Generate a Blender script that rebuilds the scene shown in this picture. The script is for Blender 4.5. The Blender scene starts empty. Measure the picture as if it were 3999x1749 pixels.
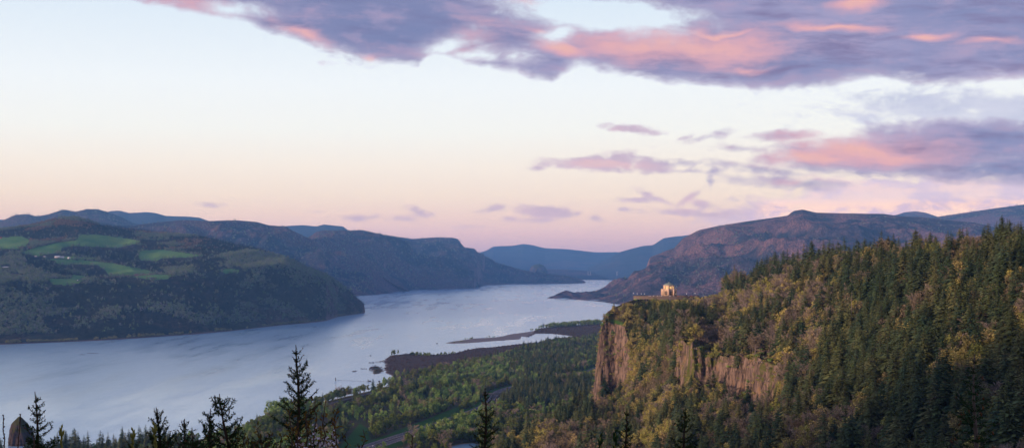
import bpy, math, random
import numpy as np
from mathutils import Vector, Matrix
F, HY, H = 4828.0, 1015.0, 280.0      # lens in photo pixels, horizon row, eye height above the river
sc = bpy.context.scene
COL = sc.collection
rng = np.random.default_rng(7)
random.seed(7)

# ------------------------------------------------------------------ helpers
def world(px, py, Y):
    px, py, Y = np.broadcast_arrays(np.asarray(px, float), np.asarray(py, float), np.asarray(Y, float))
    return np.stack([(px - 2000) / F * Y, Y, H - (py - HY) / F * Y], -1)
def on_z(px, py, z=0.0):
    return world(px, py, (H - z) * F / (np.asarray(py, float) - HY))
def project(p):
    p = np.asarray(p, float)
    return p[..., 0] / p[..., 1] * F + 2000, (H - p[..., 2]) / p[..., 1] * F + HY
def _hash(ix, iy, seed):
    h = (ix.astype(np.int64) * 374761393 + iy.astype(np.int64) * 668265263 + seed * 974634777) & 0xFFFFFFFF
    h = ((h ^ (h >> 13)) * 1274126177) & 0xFFFFFFFF
    h = h ^ (h >> 16)
    return (h & 0xFFFFFF) / float(0xFFFFFF)
def vnoise(x, y, seed=0):
    x = np.asarray(x, float); y = np.asarray(y, float)
    ix = np.floor(x).astype(np.int64); iy = np.floor(y).astype(np.int64)
    fx = x - ix; fy = y - iy
    fx = fx * fx * (3 - 2 * fx); fy = fy * fy * (3 - 2 * fy)
    a = _hash(ix, iy, seed); b = _hash(ix + 1, iy, seed); c = _hash(ix, iy + 1, seed); d = _hash(ix + 1, iy + 1, seed)
    return (a * (1 - fx) + b * fx) * (1 - fy) + (c * (1 - fx) + d * fx) * fy
def fbm(x, y, seed=0, o=4):
    x = np.asarray(x, float); y = np.asarray(y, float)
    s = 0; a = 0.5; t = 0
    for i in range(o):
        s = s + a * vnoise(x, y, seed + i * 17); t += a; a *= 0.5; x = x * 2.03 + 5.1; y = y * 2.03 + 9.7
    return s / t
def ridged(x, y, seed=0, o=4):
    return 1 - np.abs(fbm(x, y, seed, o) * 2 - 1) * 2
def inpoly(px, py, poly):
    px = np.asarray(px); py = np.asarray(py)
    r = np.zeros(px.shape, bool); n = len(poly)
    for i in range(n):
        x1, y1 = poly[i]; x2, y2 = poly[(i + 1) % n]
        if y1 == y2: continue
        c = ((y1 > py) != (y2 > py)) & (px < (x2 - x1) * (py - y1) / (y2 - y1) + x1)
        r ^= c
    return r
def seg_dist(X, Y, pts):
    d = np.full(X.shape, 1e9)
    for (x1, y1), (x2, y2) in zip(pts[:-1], pts[1:]):
        dx, dy = x2 - x1, y2 - y1; L = dx * dx + dy * dy + 1e-9
        t = np.clip(((X - x1) * dx + (Y - y1) * dy) / L, 0, 1)
        d = np.minimum(d, np.hypot(X - x1 - t * dx, Y - y1 - t * dy))
    return d

def mesh_from(name, V, faces, mats=(), midx=None, smooth=False):
    """faces: list of equal-width int arrays"""
    V = np.asarray(V, np.float32).reshape(-1, 3)
    faces = [np.asarray(f, np.int32) for f in faces if len(f)]
    me = bpy.data.meshes.new(name)
    me.vertices.add(len(V)); me.vertices.foreach_set('co', V.ravel())
    nl = sum(f.size for f in faces); nf = sum(len(f) for f in faces)
    me.loops.add(nl); me.loops.foreach_set('vertex_index', np.concatenate([f.ravel() for f in faces]))
    st = []; k = 0
    for f in faces:
        st.append(k + np.arange(len(f)) * f.shape[1]); k += f.size
    me.polygons.add(nf); me.polygons.foreach_set('loop_start', np.concatenate(st).astype(np.int32))
    if midx is not None: me.polygons.foreach_set('material_index', np.asarray(midx, np.int32))
    if smooth: me.polygons.foreach_set('use_smooth', np.ones(nf, bool))
    for m in mats: me.materials.append(m)
    me.update(calc_edges=True); me.validate()
    return me
def attr(me, name, vals):
    a = me.attributes.new(name, 'FLOAT', 'POINT'); a.data.foreach_set('value', np.asarray(vals, np.float32).ravel())
def link(o, parent=None):
    COL.objects.link(o)
    if parent is not None: o.parent = parent
    return o
def obj(name, me, parent=None): return link(bpy.data.objects.new(name, me), parent)
def tag(o, label=None, cat=None, group=None, kind=None):
    if label: o['label'] = label
    if cat: o['category'] = cat
    if group: o['group'] = group
    if kind: o['kind'] = kind
    return o
def empty(name, loc, rz=0, s=1.0):
    o = bpy.data.objects.new(name, None); link(o); o.location = [float(v) for v in loc]; o.rotation_euler = (0, 0, float(rz))
    o.scale = (s, s, s) if np.isscalar(s) else s
    o.empty_display_size = 0.5
    return o
def copy_tree(o, parent=None):
    c = o.copy(); COL.objects.link(c); c.parent = parent
    for ch in list(o.children): copy_tree(ch, c)
    return c

class MB:                       # small mesh collector
    def __init__(s): s.v = []; s.q = []; s.t = []; s.n = 0
    def add(s, v, q=(), t=()):
        s.v.append(np.asarray(v, float).reshape(-1, 3))
        if len(q): s.q.append(np.asarray(q) + s.n)
        if len(t): s.t.append(np.asarray(t) + s.n)
        s.n += len(s.v[-1])
    def box(s, a, b, taper=1.0):
        x0, y0, z0 = a; x1, y1, z1 = b; cx = (x0 + x1) / 2; cy = (y0 + y1) / 2
        v = [(x0, y0, z0), (x1, y0, z0), (x1, y1, z0), (x0, y1, z0)]
        v += [(cx + (x - cx) * taper, cy + (y - cy) * taper, z1) for x, y, _ in v[:4]]
        s.add(v, [(3, 2, 1, 0), (4, 5, 6, 7), (0, 1, 5, 4), (1, 2, 6, 5), (2, 3, 7, 6), (3, 0, 4, 7)])
    def prism(s, poly, z0, z1, top=1.0):      # poly: list of xy
        n = len(poly); p = np.array(poly, float); c = p.mean(0)
        v = [(x, y, z0) for x, y in p] + [(c[0] + (x - c[0]) * top, c[1] + (y - c[1]) * top, z1) for x, y in p] + [(c[0], c[1], z1)]
        s.add(v, [(i, (i + 1) % n, n + (i + 1) % n, n + i) for i in range(n)], [(n + i, n + (i + 1) % n, 2 * n) for i in range(n)])
    def tube(s, pts, radii, k=6, cap=True):
        pts = [Vector(p) for p in pts]; n = len(pts); V = []
        for i, p in enumerate(pts):
            d = (pts[min(i + 1, n - 1)] - pts[max(i - 1, 0)]).normalized()
            a = d.orthogonal().normalized() if i == 0 else (a - d * a.dot(d)).normalized()
            b = d.cross(a)
            for j in range(k):
                w = 2 * math.pi * j / k
                V.append(p + (a * math.cos(w) + b * math.sin(w)) * radii[i])
        q = [(i * k + j, i * k + (j + 1) % k, (i + 1) * k + (j + 1) % k, (i + 1) * k + j) for i in range(n - 1) for j in range(k)]
        t = []
        if cap:
            V.append(pts[-1]); t = [((n - 1) * k + j, (n - 1) * k + (j + 1) % k, n * k) for j in range(k)]
        s.add([tuple(v) for v in V], q, t)
    def lathe(s, prof, k=16, c=(0, 0)):
        V = [(c[0] + r * math.cos(2 * math.pi * j / k), c[1] + r * math.sin(2 * math.pi * j / k), z) for r, z in prof for j in range(k)]
        s.add(V, [(i * k + j, i * k + (j + 1) % k, (i + 1) * k + (j + 1) % k, (i + 1) * k + j) for i in range(len(prof) - 1) for j in range(k)])
    def mesh(s, name, mats=(), smooth=False):
        return mesh_from(name, np.concatenate(s.v), [np.concatenate(s.q) if s.q else [], np.concatenate(s.t) if s.t else []], mats, smooth=smooth)
    def build(s, name, mat, parent=None, smooth=False): return obj(name, s.mesh(name, [mat], smooth), parent)

# ------------------------------------------------------------------ node shorthand
class G:
    def __init__(s, nt): s.nt = nt
    def node(s, t, **k):
        n = s.nt.nodes.new(t)
        for a, b in k.items(): setattr(n, a, b)
        return n
    def put(s, sock, v):
        if isinstance(v, K): s.nt.links.new(v.o, sock)
        elif v is not None: sock.default_value = v
    def math(s, op, *a, clamp=False):
        n = s.node('ShaderNodeMath', operation=op, use_clamp=clamp)
        for i, v in enumerate(a): s.put(n.inputs[i], v)
        return K(s, n.outputs[0])
    def vmath(s, op, *a, out=0):
        n = s.node('ShaderNodeVectorMath', operation=op)
        for i, v in enumerate(a):
            if op == 'SCALE' and i == 1: s.put(n.inputs['Scale'], v)
            else: s.put(n.inputs[i], v)
        return K(s, n.outputs[out])
    def noise(s, vec, scale=1.0, detail=4.0, rough=0.5, dist=0.0, out='Fac', **k):
        n = s.node('ShaderNodeTexNoise', **k)
        s.put(n.inputs['Vector'], vec); s.put(n.inputs['Scale'], scale); s.put(n.inputs['Detail'], detail)
        s.put(n.inputs['Roughness'], rough); s.put(n.inputs['Distortion'], dist)
        return K(s, n.outputs[out])
    def comb(s, x=0.0, y=0.0, z=0.0):
        n = s.node('ShaderNodeCombineXYZ')
        for i, v in enumerate((x, y, z)): s.put(n.inputs[i], v)
        return K(s, n.outputs[0])
    def sep(s, v):
        n = s.node('ShaderNodeSeparateXYZ'); s.put(n.inputs[0], v)
        return [K(s, o) for o in n.outputs]
    def step(s, v, a, b, c=0.0, d=1.0):       # smoothstep
        n = s.node('ShaderNodeMapRange', interpolation_type='SMOOTHSTEP')
        for i, x in enumerate((v, a, b, c, d)): s.put(n.inputs[i], x)
        return K(s, n.outputs[0])
    def lin(s, v, a, b, c=0.0, d=1.0):
        n = s.node('ShaderNodeMapRange')
        for i, x in enumerate((v, a, b, c, d)): s.put(n.inputs[i], x)
        return K(s, n.outputs[0])
    def mix(s, f, a, b, mode='MIX'):
        n = s.node('ShaderNodeMix', data_type='RGBA', blend_type=mode)
        s.put(n.inputs[0], f)
        for i, v in ((6, a), (7, b)):
            if isinstance(v, tuple) and len(v) == 3: v = (*v, 1)
            s.put(n.inputs[i], v)
        return K(s, n.outputs[2])
    def ramp(s, f, stops, interp='LINEAR'):
        n = s.node('ShaderNodeValToRGB'); cr = n.color_ramp; cr.interpolation = interp
        while len(cr.elements) < len(stops): cr.elements.new(0.5)
        for e, (p, c) in zip(cr.elements, stops):
            e.position = p; e.color = (*c, 1) if not np.isscalar(c) else (c, c, c, 1)
        s.put(n.inputs[0], f)
        return K(s, n.outputs[0])
    def attr(s, name):
        return K(s, s.node('ShaderNodeAttribute', attribute_name=name).outputs['Fac'])
class K:
    def __init__(s, g, o): s.g = g; s.o = o
    def __add__(s, b): return s.g.math('ADD', s, b)
    def __radd__(s, b): return s.g.math('ADD', b, s)
    def __sub__(s, b): return s.g.math('SUBTRACT', s, b)
    def __rsub__(s, b): return s.g.math('SUBTRACT', b, s)
    def __mul__(s, b): return s.g.math('MULTIPLY', s, b)
    def __rmul__(s, b): return s.g.math('MULTIPLY', b, s)
    def __truediv__(s, b): return s.g.math('DIVIDE', s, b)
    def __rtruediv__(s, b): return s.g.math('DIVIDE', b, s)
    def max(s, b): return s.g.math('MAXIMUM', s, b)
    def min(s, b): return s.g.math('MINIMUM', s, b)
def srgb(r, g, b):
    f = lambda c: c / 12.92 if c <= 0.04045 else ((c + 0.055) / 1.055) ** 2.4
    return (f(r / 255), f(g / 255), f(b / 255))
def material(name, fn, rough=0.85, spec=0.2):
    m = bpy.data.materials.new(name); m.use_nodes = True; nt = m.node_tree; g = G(nt)
    b = nt.nodes['Principled BSDF']; b.inputs['Roughness'].default_value = rough; b.inputs['Specular IOR Level'].default_value = spec
    r = fn(g, b)
    if r is not None: g.put(b.inputs['Base Color'], (*r, 1) if isinstance(r, tuple) and len(r) == 3 else r)
    return m
def bump(g, b, h, strength=0.5, dist=1.0):
    n = g.node('ShaderNodeBump'); n.inputs['Strength'].default_value = strength; n.inputs['Distance'].default_value = dist
    g.put(n.inputs['Height'], h); g.nt.links.new(n.outputs[0], b.inputs['Normal'])
def pos(g): return K(g, g.node('ShaderNodeNewGeometry').outputs['Position'])
def normal_z(g): return g.sep(K(g, g.node('ShaderNodeNewGeometry').outputs['Normal']))[2]

# ------------------------------------------------------------------ camera, render settings
cam = bpy.data.cameras.new('camera'); co = bpy.data.objects.new('camera', cam); COL.objects.link(co); sc.camera = co
co.location = (0, 0, H); co.rotation_euler = (math.radians(90), 0, 0)
cam.sensor_width = 36; cam.lens = 36 * F / 3999; cam.shift_y = (HY - 874.5) / 3999; cam.clip_start = 0.5; cam.clip_end = 120000
sc.view_settings.view_transform = 'Standard'; sc.view_settings.look = 'None'; sc.view_settings.exposure = 0; sc.view_settings.gamma = 1
sc.render.engine = 'CYCLES'
cy = sc.cycles
cy.max_bounces = 5; cy.diffuse_bounces = 2; cy.glossy_bounces = 2; cy.transmission_bounces = 1; cy.volume_bounces = 3; cy.transparent_max_bounces = 4
cy.use_denoising = True; cy.denoiser = 'OPENIMAGEDENOISE'; cy.use_adaptive_sampling = False
cy.caustics_reflective = False; cy.caustics_refractive = False
cy.sample_clamp_indirect = 4
# ------------------------------------------------------------------ sky and sun
SUN = Vector((-0.88, -0.44, 0.17)).normalized()
def sky_xy(px, py):
    a = math.atan((px - 2000) / F)
    return a * F / 1000, (HY - py) / 1000 * math.cos(a)
HAZE_COL = (0.21, 0.53, 1.0, 1); HAZE_DEN = 3.4e-5; HAZE_IN = (0.09, 0.20, 0.48)
def build_world():
    w = bpy.data.worlds.new('World'); sc.world = w; w.use_nodes = True
    nt = w.node_tree; nt.nodes.clear(); g = G(nt)
    w.cycles.sampling_method = 'MANUAL'; w.cycles.sample_map_resolution = 512
    d = K(g, g.node('ShaderNodeTexCoord').outputs['Generated'])
    x, y, z = g.sep(d)
    rad = g.math('SQRT', x * x + y * y) + 1e-4
    u = g.math('ARCTAN2', x, y) * (F / 1000); v = z / rad * (F / 1000)
    p = g.comb(u, v, 0.0)
    # clear air: elevation ramp
    el = g.lin(v, 0.0, 4.0)
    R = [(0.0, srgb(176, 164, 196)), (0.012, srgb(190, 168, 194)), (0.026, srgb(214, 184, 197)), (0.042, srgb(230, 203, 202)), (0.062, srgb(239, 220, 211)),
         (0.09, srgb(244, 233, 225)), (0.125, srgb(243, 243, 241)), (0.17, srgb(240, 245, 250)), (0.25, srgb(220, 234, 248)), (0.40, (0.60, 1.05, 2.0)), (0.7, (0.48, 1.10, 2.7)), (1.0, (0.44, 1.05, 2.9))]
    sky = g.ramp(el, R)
    # the sun has set behind the camera: that side glows warm
    west = g.step(y * -1.0 + x * -0.55, 0.1, 1.0) * g.step(v, 2.6, 0.0)
    sky = g.mix(west, sky, (1.05, 0.72, 0.52))
    ns = g.node('ShaderNodeTexSky', sky_type='NISHITA', sun_disc=False, sun_elevation=math.asin(SUN.z), sun_rotation=math.atan2(SUN.x, SUN.y), altitude=300)
    nsk = g.vmath('SCALE', K(g, ns.outputs[0]), 0.10)
    sky = g.mix(g.step(v, 1.3, 4.0, 0.0, 0.2), sky, nsk)
    # noises
    wn = g.noise(g.vmath('MULTIPLY', p, (3.0, 5.0, 1.0)), 1.0, 3.0, 0.5, out='Color')
    warp = g.vmath('SCALE', g.vmath('SUBTRACT', wn, (0.5, 0.5, 0.5)), 0.10)
    q = g.vmath('ADD', p, warp)
    n1 = g.noise(g.vmath('MULTIPLY', q, (7.0, 14.0, 1.0)), 1.0, 8.0, 0.58) - 0.5
    n2 = g.noise(g.vmath('MULTIPLY', q, (22.0, 40.0, 1.0)), 1.0, 5.0, 0.6) - 0.5
    rp = g.node('ShaderNodeVectorRotate', rotation_type='Z_AXIS'); g.put(rp.inputs['Vector'], p); rp.inputs['Angle'].default_value = 0.05
    rp = K(g, rp.outputs[0])
    n3 = g.noise(g.vmath('MULTIPLY', g.vmath('ADD', rp, g.vmath('SCALE', warp, 0.4)), (2.8, 17.0, 1.0)), 1.0, 7.0, 0.6) - 0.5
    n4 = g.noise(g.vmath('ADD', g.vmath('MULTIPLY', rp, (1.7, 5.5, 1.0)), (7.3, 2.1, 0)), 1.0, 4.0, 0.5) - 0.5
    def ell1(px, py, rx, ry, rot=0.0, soft=None, src=p):
        cx, cy_ = sky_xy(px, py); rx /= 1000; ry /= 1000
        c_, s_ = math.cos(math.radians(rot)), -math.sin(math.radians(rot))
        a = g.vmath('DOT_PRODUCT', src, (c_ / rx, -s_ / rx, 0), out=1) - (cx * c_ - cy_ * s_) / rx
        b = g.vmath('DOT_PRODUCT', src, (s_ / ry, c_ / ry, 0), out=1) - (cx * s_ + cy_ * c_) / ry
        L = g.math('SQRT', g.math('MULTIPLY_ADD', a, a, b * b))
        return (1.0 - L) * min(rx, ry) if soft is None else g.step(L, 1.25, soft)
    class ell:                      # lazy, so that the node count alive at any moment stays small
        def __init__(s, *a, **k): s.a = a; s.w = 1.0; s.k = k
        def __mul__(s, k): s.w = k; return s
        def __sub__(s, k): return s
        def go(s):
            r = ell1(*s.a, **s.k)
            return r if s.w == 1.0 else r * s.w
    def union(L, **k):
        r = None
        for e in L:
            if isinstance(e, ell): e.k.update(k)
            e = e.go() if isinstance(e, ell) else e
            r = e if r is None else r.max(e)
        return r
    # --- layer A: the high banks. lower edge of the big bank as a curve over azimuth
    edge = [(-900, -300), (300, -90), (520, -6), (640, 22), (790, 52), (930, 68), (1000, 95), (1050, 118), (1120, 140), (1240, 180), (1330, 200), (1420, 235), (1530, 245), (1640, 252), (1660, 215),
            (1700, 195), (1810, 235), (1900, 262), (2020, 278), (2080, 305), (2160, 318), (2200, 285), (2260, 250), (2330, 268), (2480, 295), (2600, 318), (2800, 333), (2960, 345), (3200, 338), (3400, 300), (3650, 330), (4100, 295)]
    u0, u1 = sky_xy(-1000, 0)[0], sky_xy(4200, 0)[0]
    st = [((sky_xy(a, b)[0] - u0) / (u1 - u0), sky_xy(a, b)[1] / 1.6) for a, b in edge]
    e = g.ramp(g.lin(u, u0, u1), st, 'LINEAR') * 1.6
    bank = v - e
    holes = union([ell(2340, 55, 330, 62, -6), ell(2190, 130, 55, 22, 20), ell(2120, 5, 90, 16, 10), ell(1745, 185, 75, 24, 22), ell(1850, 218, 70, 14, 0), ell(900, 40, 60, 16), ell(2010, 222, 28, 10)])
    bankA = bank.min(holes * -1.0)
    small = union([ell(2365, 645, 245, 20, -1.5), ell(2290, 634, 110, 24, 5), ell(2425, 628, 80, 34, 0), ell(2520, 645, 75, 25, -6), ell(2585, 662, 70, 17, -4), ell(2095, 657, 28, 8), ell(2695, 668, 36, 11),
                   ell(2465, 505, 80, 13, -8), ell(2520, 513, 45, 9, -8), ell(2580, 522, 22, 5), ell(1362, 237, 48, 10, -18), ell(1345, 247, 30, 6, 0),
                   ell(2110, 828, 90, 26, -3), ell(2190, 832, 48, 21, 0), ell(2085, 860, 55, 11), ell(2130, 858, 30, 10), ell(2000, 857, 38, 9), ell(1945, 812, 48, 12, 12), ell(2255, 833, 13, 5),
                   ell(2330, 850, 28, 9, -14), ell(2445, 817, 16, 7), ell(2480, 780, 55, 8, 0), ell(2560, 775, 55, 9, -22), ell(2700, 768, 55, 11, 30), ell(2740, 797, 58, 17, -14), ell(2640, 830, 105, 12, -2), ell(2735, 836, 85, 9, 0),
                   ell(1640, 828, 45, 14, -20), ell(1650, 838, 32, 8), ell(1555, 852, 45, 8), ell(1428, 849, 52, 9, 4), ell(1362, 850, 18, 6), ell(826, 801, 26, 6, -4), ell(1825, 888, 28, 5), ell(1245, 830, 9, 5),
                   ell(2650, 547, 40, 6, 15), ell(2735, 541, 45, 6, 12), ell(2920, 583, 75, 9, -6), ell(2785, 670, 18, 8), ell(2775, 715, 9, 26, 0)])
    bankB = union([ell(3560, 605, 520, 85, -1.5), ell(3250, 610, 260, 62, -2), ell(3080, 620, 130, 30, 0), ell(3800, 560, 420, 90, -3), ell(4100, 640, 520, 70), ell(3060, 712, 165, 20, -3), ell(3000, 665, 130, 14, -8), ell(3090, 530, 120, 16)])
    sA = union([bankA, small + 0.005, bankB]) + n1 * g.lin(bankB.max(bankA), -0.08, 0.02, 0.05, 0.10) + n2 * 0.032 + g.step(bankA.max(bankB), -0.03, 0.03) * 0.014
    smallsoft = g.step(union([bankA, bankB]), -0.05, 0.05)
    aA = g.step(sA, g.lin(smallsoft, 0, 1, -0.006, -0.028), g.lin(smallsoft, 0, 1, 0.018, 0.050))
    qq = g.vmath('ADD', p, g.vmath('SCALE', g.vmath('SUBTRACT', wn, (0.5, 0.5, 0.5)), 0.16))
    warm = union([ell(2620, 170, 680, 105, -3, -0.25), ell(2180, 190, 170, 55, -12, -0.25), ell(2370, 636, 250, 30, -1, -0.25) * 1.5, ell(3330, 575, 600, 90, -3, -0.25) * 0.95, ell(3150, 625, 330, 60, 0, -0.25), ell(3270, 105, 260, 28, -4, -0.25) * 1.0,
                  ell(3620, 150, 130, 22, -4, -0.25), ell(3860, 170, 150, 22, 0, -0.25) * 0.8, ell(3350, 8, 130, 26, 0, -0.25), ell(2800, 118, 260, 26, 0, -0.25), ell(2900, 250, 180, 34, -2, -0.25) * 0.8, ell(700, 20, 330, 70, -10, -0.25) * 0.75,
                  ell(1180, 130, 200, 40, -24, -0.25) * 0.85, ell(1460, 212, 60, 24, -10, -0.25), ell(2060, 10, 120, 30, 0, -0.25) * 0.8, ell(2100, 125, 60, 26, 0, -0.25) * 0.8, ell(2420, 505, 60, 30, 0, -0.25) * 0.6, ell(2680, 770, 120, 60, 0, -0.25) * 0.7, ell(2020, 850, 160, 50, 0, -0.25) * 0.55,
                  ell(3100, 715, 200, 30, 0, -0.25) * 0.7, ell(1850, 160, 160, 120, 0, -0.25) * 0.45], src=qq)
    wv = warm * 1.35 + n3 * 1.35 + n1 * 0.45 + n2 * 0.45 + n4 * 0.3
    pink = g.step(wv, -0.05, 1.15)
    hot = g.step(wv, 0.55, 1.5) * g.step(warm, 0.2, 0.9) * 0.9
    cA = g.mix(g.step(n4, -0.22, 0.22), srgb(128, 138, 182), srgb(158, 157, 196))
    cA = g.mix(g.step(n3, 0.05, -0.25), cA, srgb(128, 120, 162))
    cA = g.mix(g.step(u, 0.7, -0.6) * 0.6, cA, srgb(118, 130, 174)); cA = g.mix(g.step(n1 + n3 * 0.6, -0.05, 0.22) * 0.55, cA, srgb(168, 158, 194))
    cA = g.mix(pink, cA, srgb(220, 170, 186)); cA = g.mix(hot, cA, srgb(236, 184, 176)); cA = g.mix(g.step(union([bankA, bankB]), -0.02, -0.05) * 0.45, cA, srgb(222, 180, 192))
    cA = g.mix(g.step(union([bankA, bankB]), -0.02, -0.05) * 0.30, cA, srgb(226, 204, 210))
    thin = g.step(sA, 0.075, 0.0)
    cA = g.mix(thin * 0.45, cA, srgb(206, 192, 216))
    cA = g.mix(g.step(v, 0.32, 0.12) * 0.35, cA, srgb(190, 164, 192))
    # --- layer B: thin torn veils under the big bank on the right
    vb = union([ell(3700, 420, 460, 95, 0), ell(3300, 410, 190, 30, 14), ell(3900, 450, 300, 120), ell(2985, 398, 30, 7), ell(3150, 440, 80, 10, 12), ell(3100, 350, 130, 14)])
    sB = vb * 0.9 + n1 * 0.24 + n2 * 0.06 - 0.012
    aB = g.step(sB, -0.02, 0.06) * 0.85
    cB = g.mix(g.step(n4, -0.2, 0.2), srgb(176, 184, 216), srgb(206, 208, 230))
    cB = g.mix(g.step(n3, 0.1, 0.35) * 0.5, cB, srgb(222, 186, 208))
    # --- layer C: bright cumulus standing on the mountain
    vc = union([ell(3250, 820, 260, 40), ell(3330, 770, 70, 50, 0), ell(3500, 800, 350, 70), ell(3850, 770, 350, 80), ell(3100, 792, 110, 22), ell(4200, 740, 300, 120), ell(2870, 848, 100, 20), ell(3700, 735, 380, 45)])
    sC = vc * 0.8 + n1 * 0.12 + n2 * 0.05 + 0.016
    aC = g.step(sC, -0.012, 0.03) * 0.92
    puff = g.noise(g.vmath('MULTIPLY', q, (5.0, 11.0, 1.0)), 1.0, 5.0, 0.5) - 0.5
    cC = g.mix(g.step(puff + n3 * 0.5 + n2 * 0.5, -0.16, 0.10), srgb(206, 184, 214), srgb(255, 216, 208))
    cC = g.mix(g.step(v, 0.20, 0.24) * 0.5, cC, srgb(216, 204, 226))
    cC = g.mix(g.step(u, 1.02, 0.86) * 0.8, cC, srgb(200, 184, 210))
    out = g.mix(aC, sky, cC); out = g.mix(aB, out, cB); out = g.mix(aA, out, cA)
    # the air between here and the sky takes part of its light: give it back
    inv = g.math('EXPONENT', g.math('MINIMUM', 36000.0, 870.0 * F / 1000 / v.max(0.01)) * HAZE_DEN)
    out = g.vmath('MAXIMUM', g.vmath('SUBTRACT', g.vmath('SCALE', out, inv), g.vmath('SCALE', HAZE_IN, inv - 1.0)), (0, 0, 0))
    out = g.mix(g.step(v, -0.02, -0.2), out, (0.08, 0.10, 0.13))
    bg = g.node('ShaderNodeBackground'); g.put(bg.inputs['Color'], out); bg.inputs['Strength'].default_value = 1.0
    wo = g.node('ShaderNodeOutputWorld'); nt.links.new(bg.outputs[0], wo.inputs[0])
build_world()
sl = bpy.data.lights.new('sun', 'SUN'); sl.energy = 5.0; sl.angle = math.radians(4.0); sl.color = (1.0, 0.66, 0.48)
so = bpy.data.objects.new('sun', sl); COL.objects.link(so); so.rotation_euler = SUN.to_track_quat('Z', 'Y').to_euler(); so.location = (-300, -300, 900)
# ------------------------------------------------------------------ terrain materials
def forest_floor(name, lo, hi, bare, rock, bare_amt=0.5, sc_=1.0, meadow=False, rough_bump=12.0):
    def fn(g, b):
        p = pos(g)
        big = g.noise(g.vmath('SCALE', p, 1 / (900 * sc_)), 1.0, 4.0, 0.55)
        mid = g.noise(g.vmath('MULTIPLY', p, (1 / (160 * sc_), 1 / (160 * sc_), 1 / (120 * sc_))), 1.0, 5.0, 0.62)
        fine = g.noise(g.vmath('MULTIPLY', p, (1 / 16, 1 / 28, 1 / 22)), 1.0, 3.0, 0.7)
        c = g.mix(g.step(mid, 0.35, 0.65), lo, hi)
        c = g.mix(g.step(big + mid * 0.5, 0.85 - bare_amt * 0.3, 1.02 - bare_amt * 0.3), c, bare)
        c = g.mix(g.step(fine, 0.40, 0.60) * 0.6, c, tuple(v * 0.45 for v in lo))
        nz = normal_z(g)
        c = g.mix(g.step(nz + (mid - 0.5) * 0.5, 0.62, 0.42), c, rock)
        if meadow:
            gr = g.mix(g.step(g.noise(g.vmath('MULTIPLY', p, (0.006, 0.004, 0.01)), 1.0, 5.0, 0.65), 0.3, 0.7), (0.072, 0.195, 0.048), (0.14, 0.25, 0.065))
            c = g.mix(g.step(g.attr('meadow') + (fine - 0.5) * 0.3, 0.4, 0.6), c, gr)
            c = g.mix(g.step(g.attr('sand'), 0.3, 0.7), c, g.mix(fine, (0.10, 0.07, 0.06), (0.17, 0.12, 0.10)))
            c = g.mix(g.step(g.attr('soil'), 0.3, 0.7), c, g.mix(fine, (0.12, 0.075, 0.055), (0.17, 0.11, 0.08)))
            h = fine * (1.0 - g.attr('meadow'))
        else: h = fine
        bump(g, b, h, 0.9, rough_bump)
        return c
    return material(name, fn, 0.95, 0.05)
M_far = forest_floor('far_forest', (0.045, 0.070, 0.095), (0.075, 0.095, 0.12), (0.12, 0.10, 0.11), (0.16, 0.12, 0.11), 0.3, 2.0, rough_bump=25)  # blue of the distant haze put into the base colours
M_mtn = forest_floor('mountain_forest', (0.014, 0.020, 0.028), (0.058, 0.050, 0.058), (0.13, 0.075, 0.07), (0.19, 0.12, 0.11), 0.62, 1.0, rough_bump=18)  # violet haze tint put into the forest base colours
M_mtn_r = forest_floor('burnt_mountain_forest', (0.026, 0.030, 0.040), (0.115, 0.080, 0.088), (0.24, 0.135, 0.125), (0.26, 0.16, 0.145), 0.62, 1.0, rough_bump=18)
M_hill = forest_floor('hill_forest', (0.030, 0.042, 0.026), (0.062, 0.066, 0.040), (0.09, 0.070, 0.05), (0.12, 0.09, 0.08), 0.4, 0.6, meadow=True, rough_bump=4)

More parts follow.
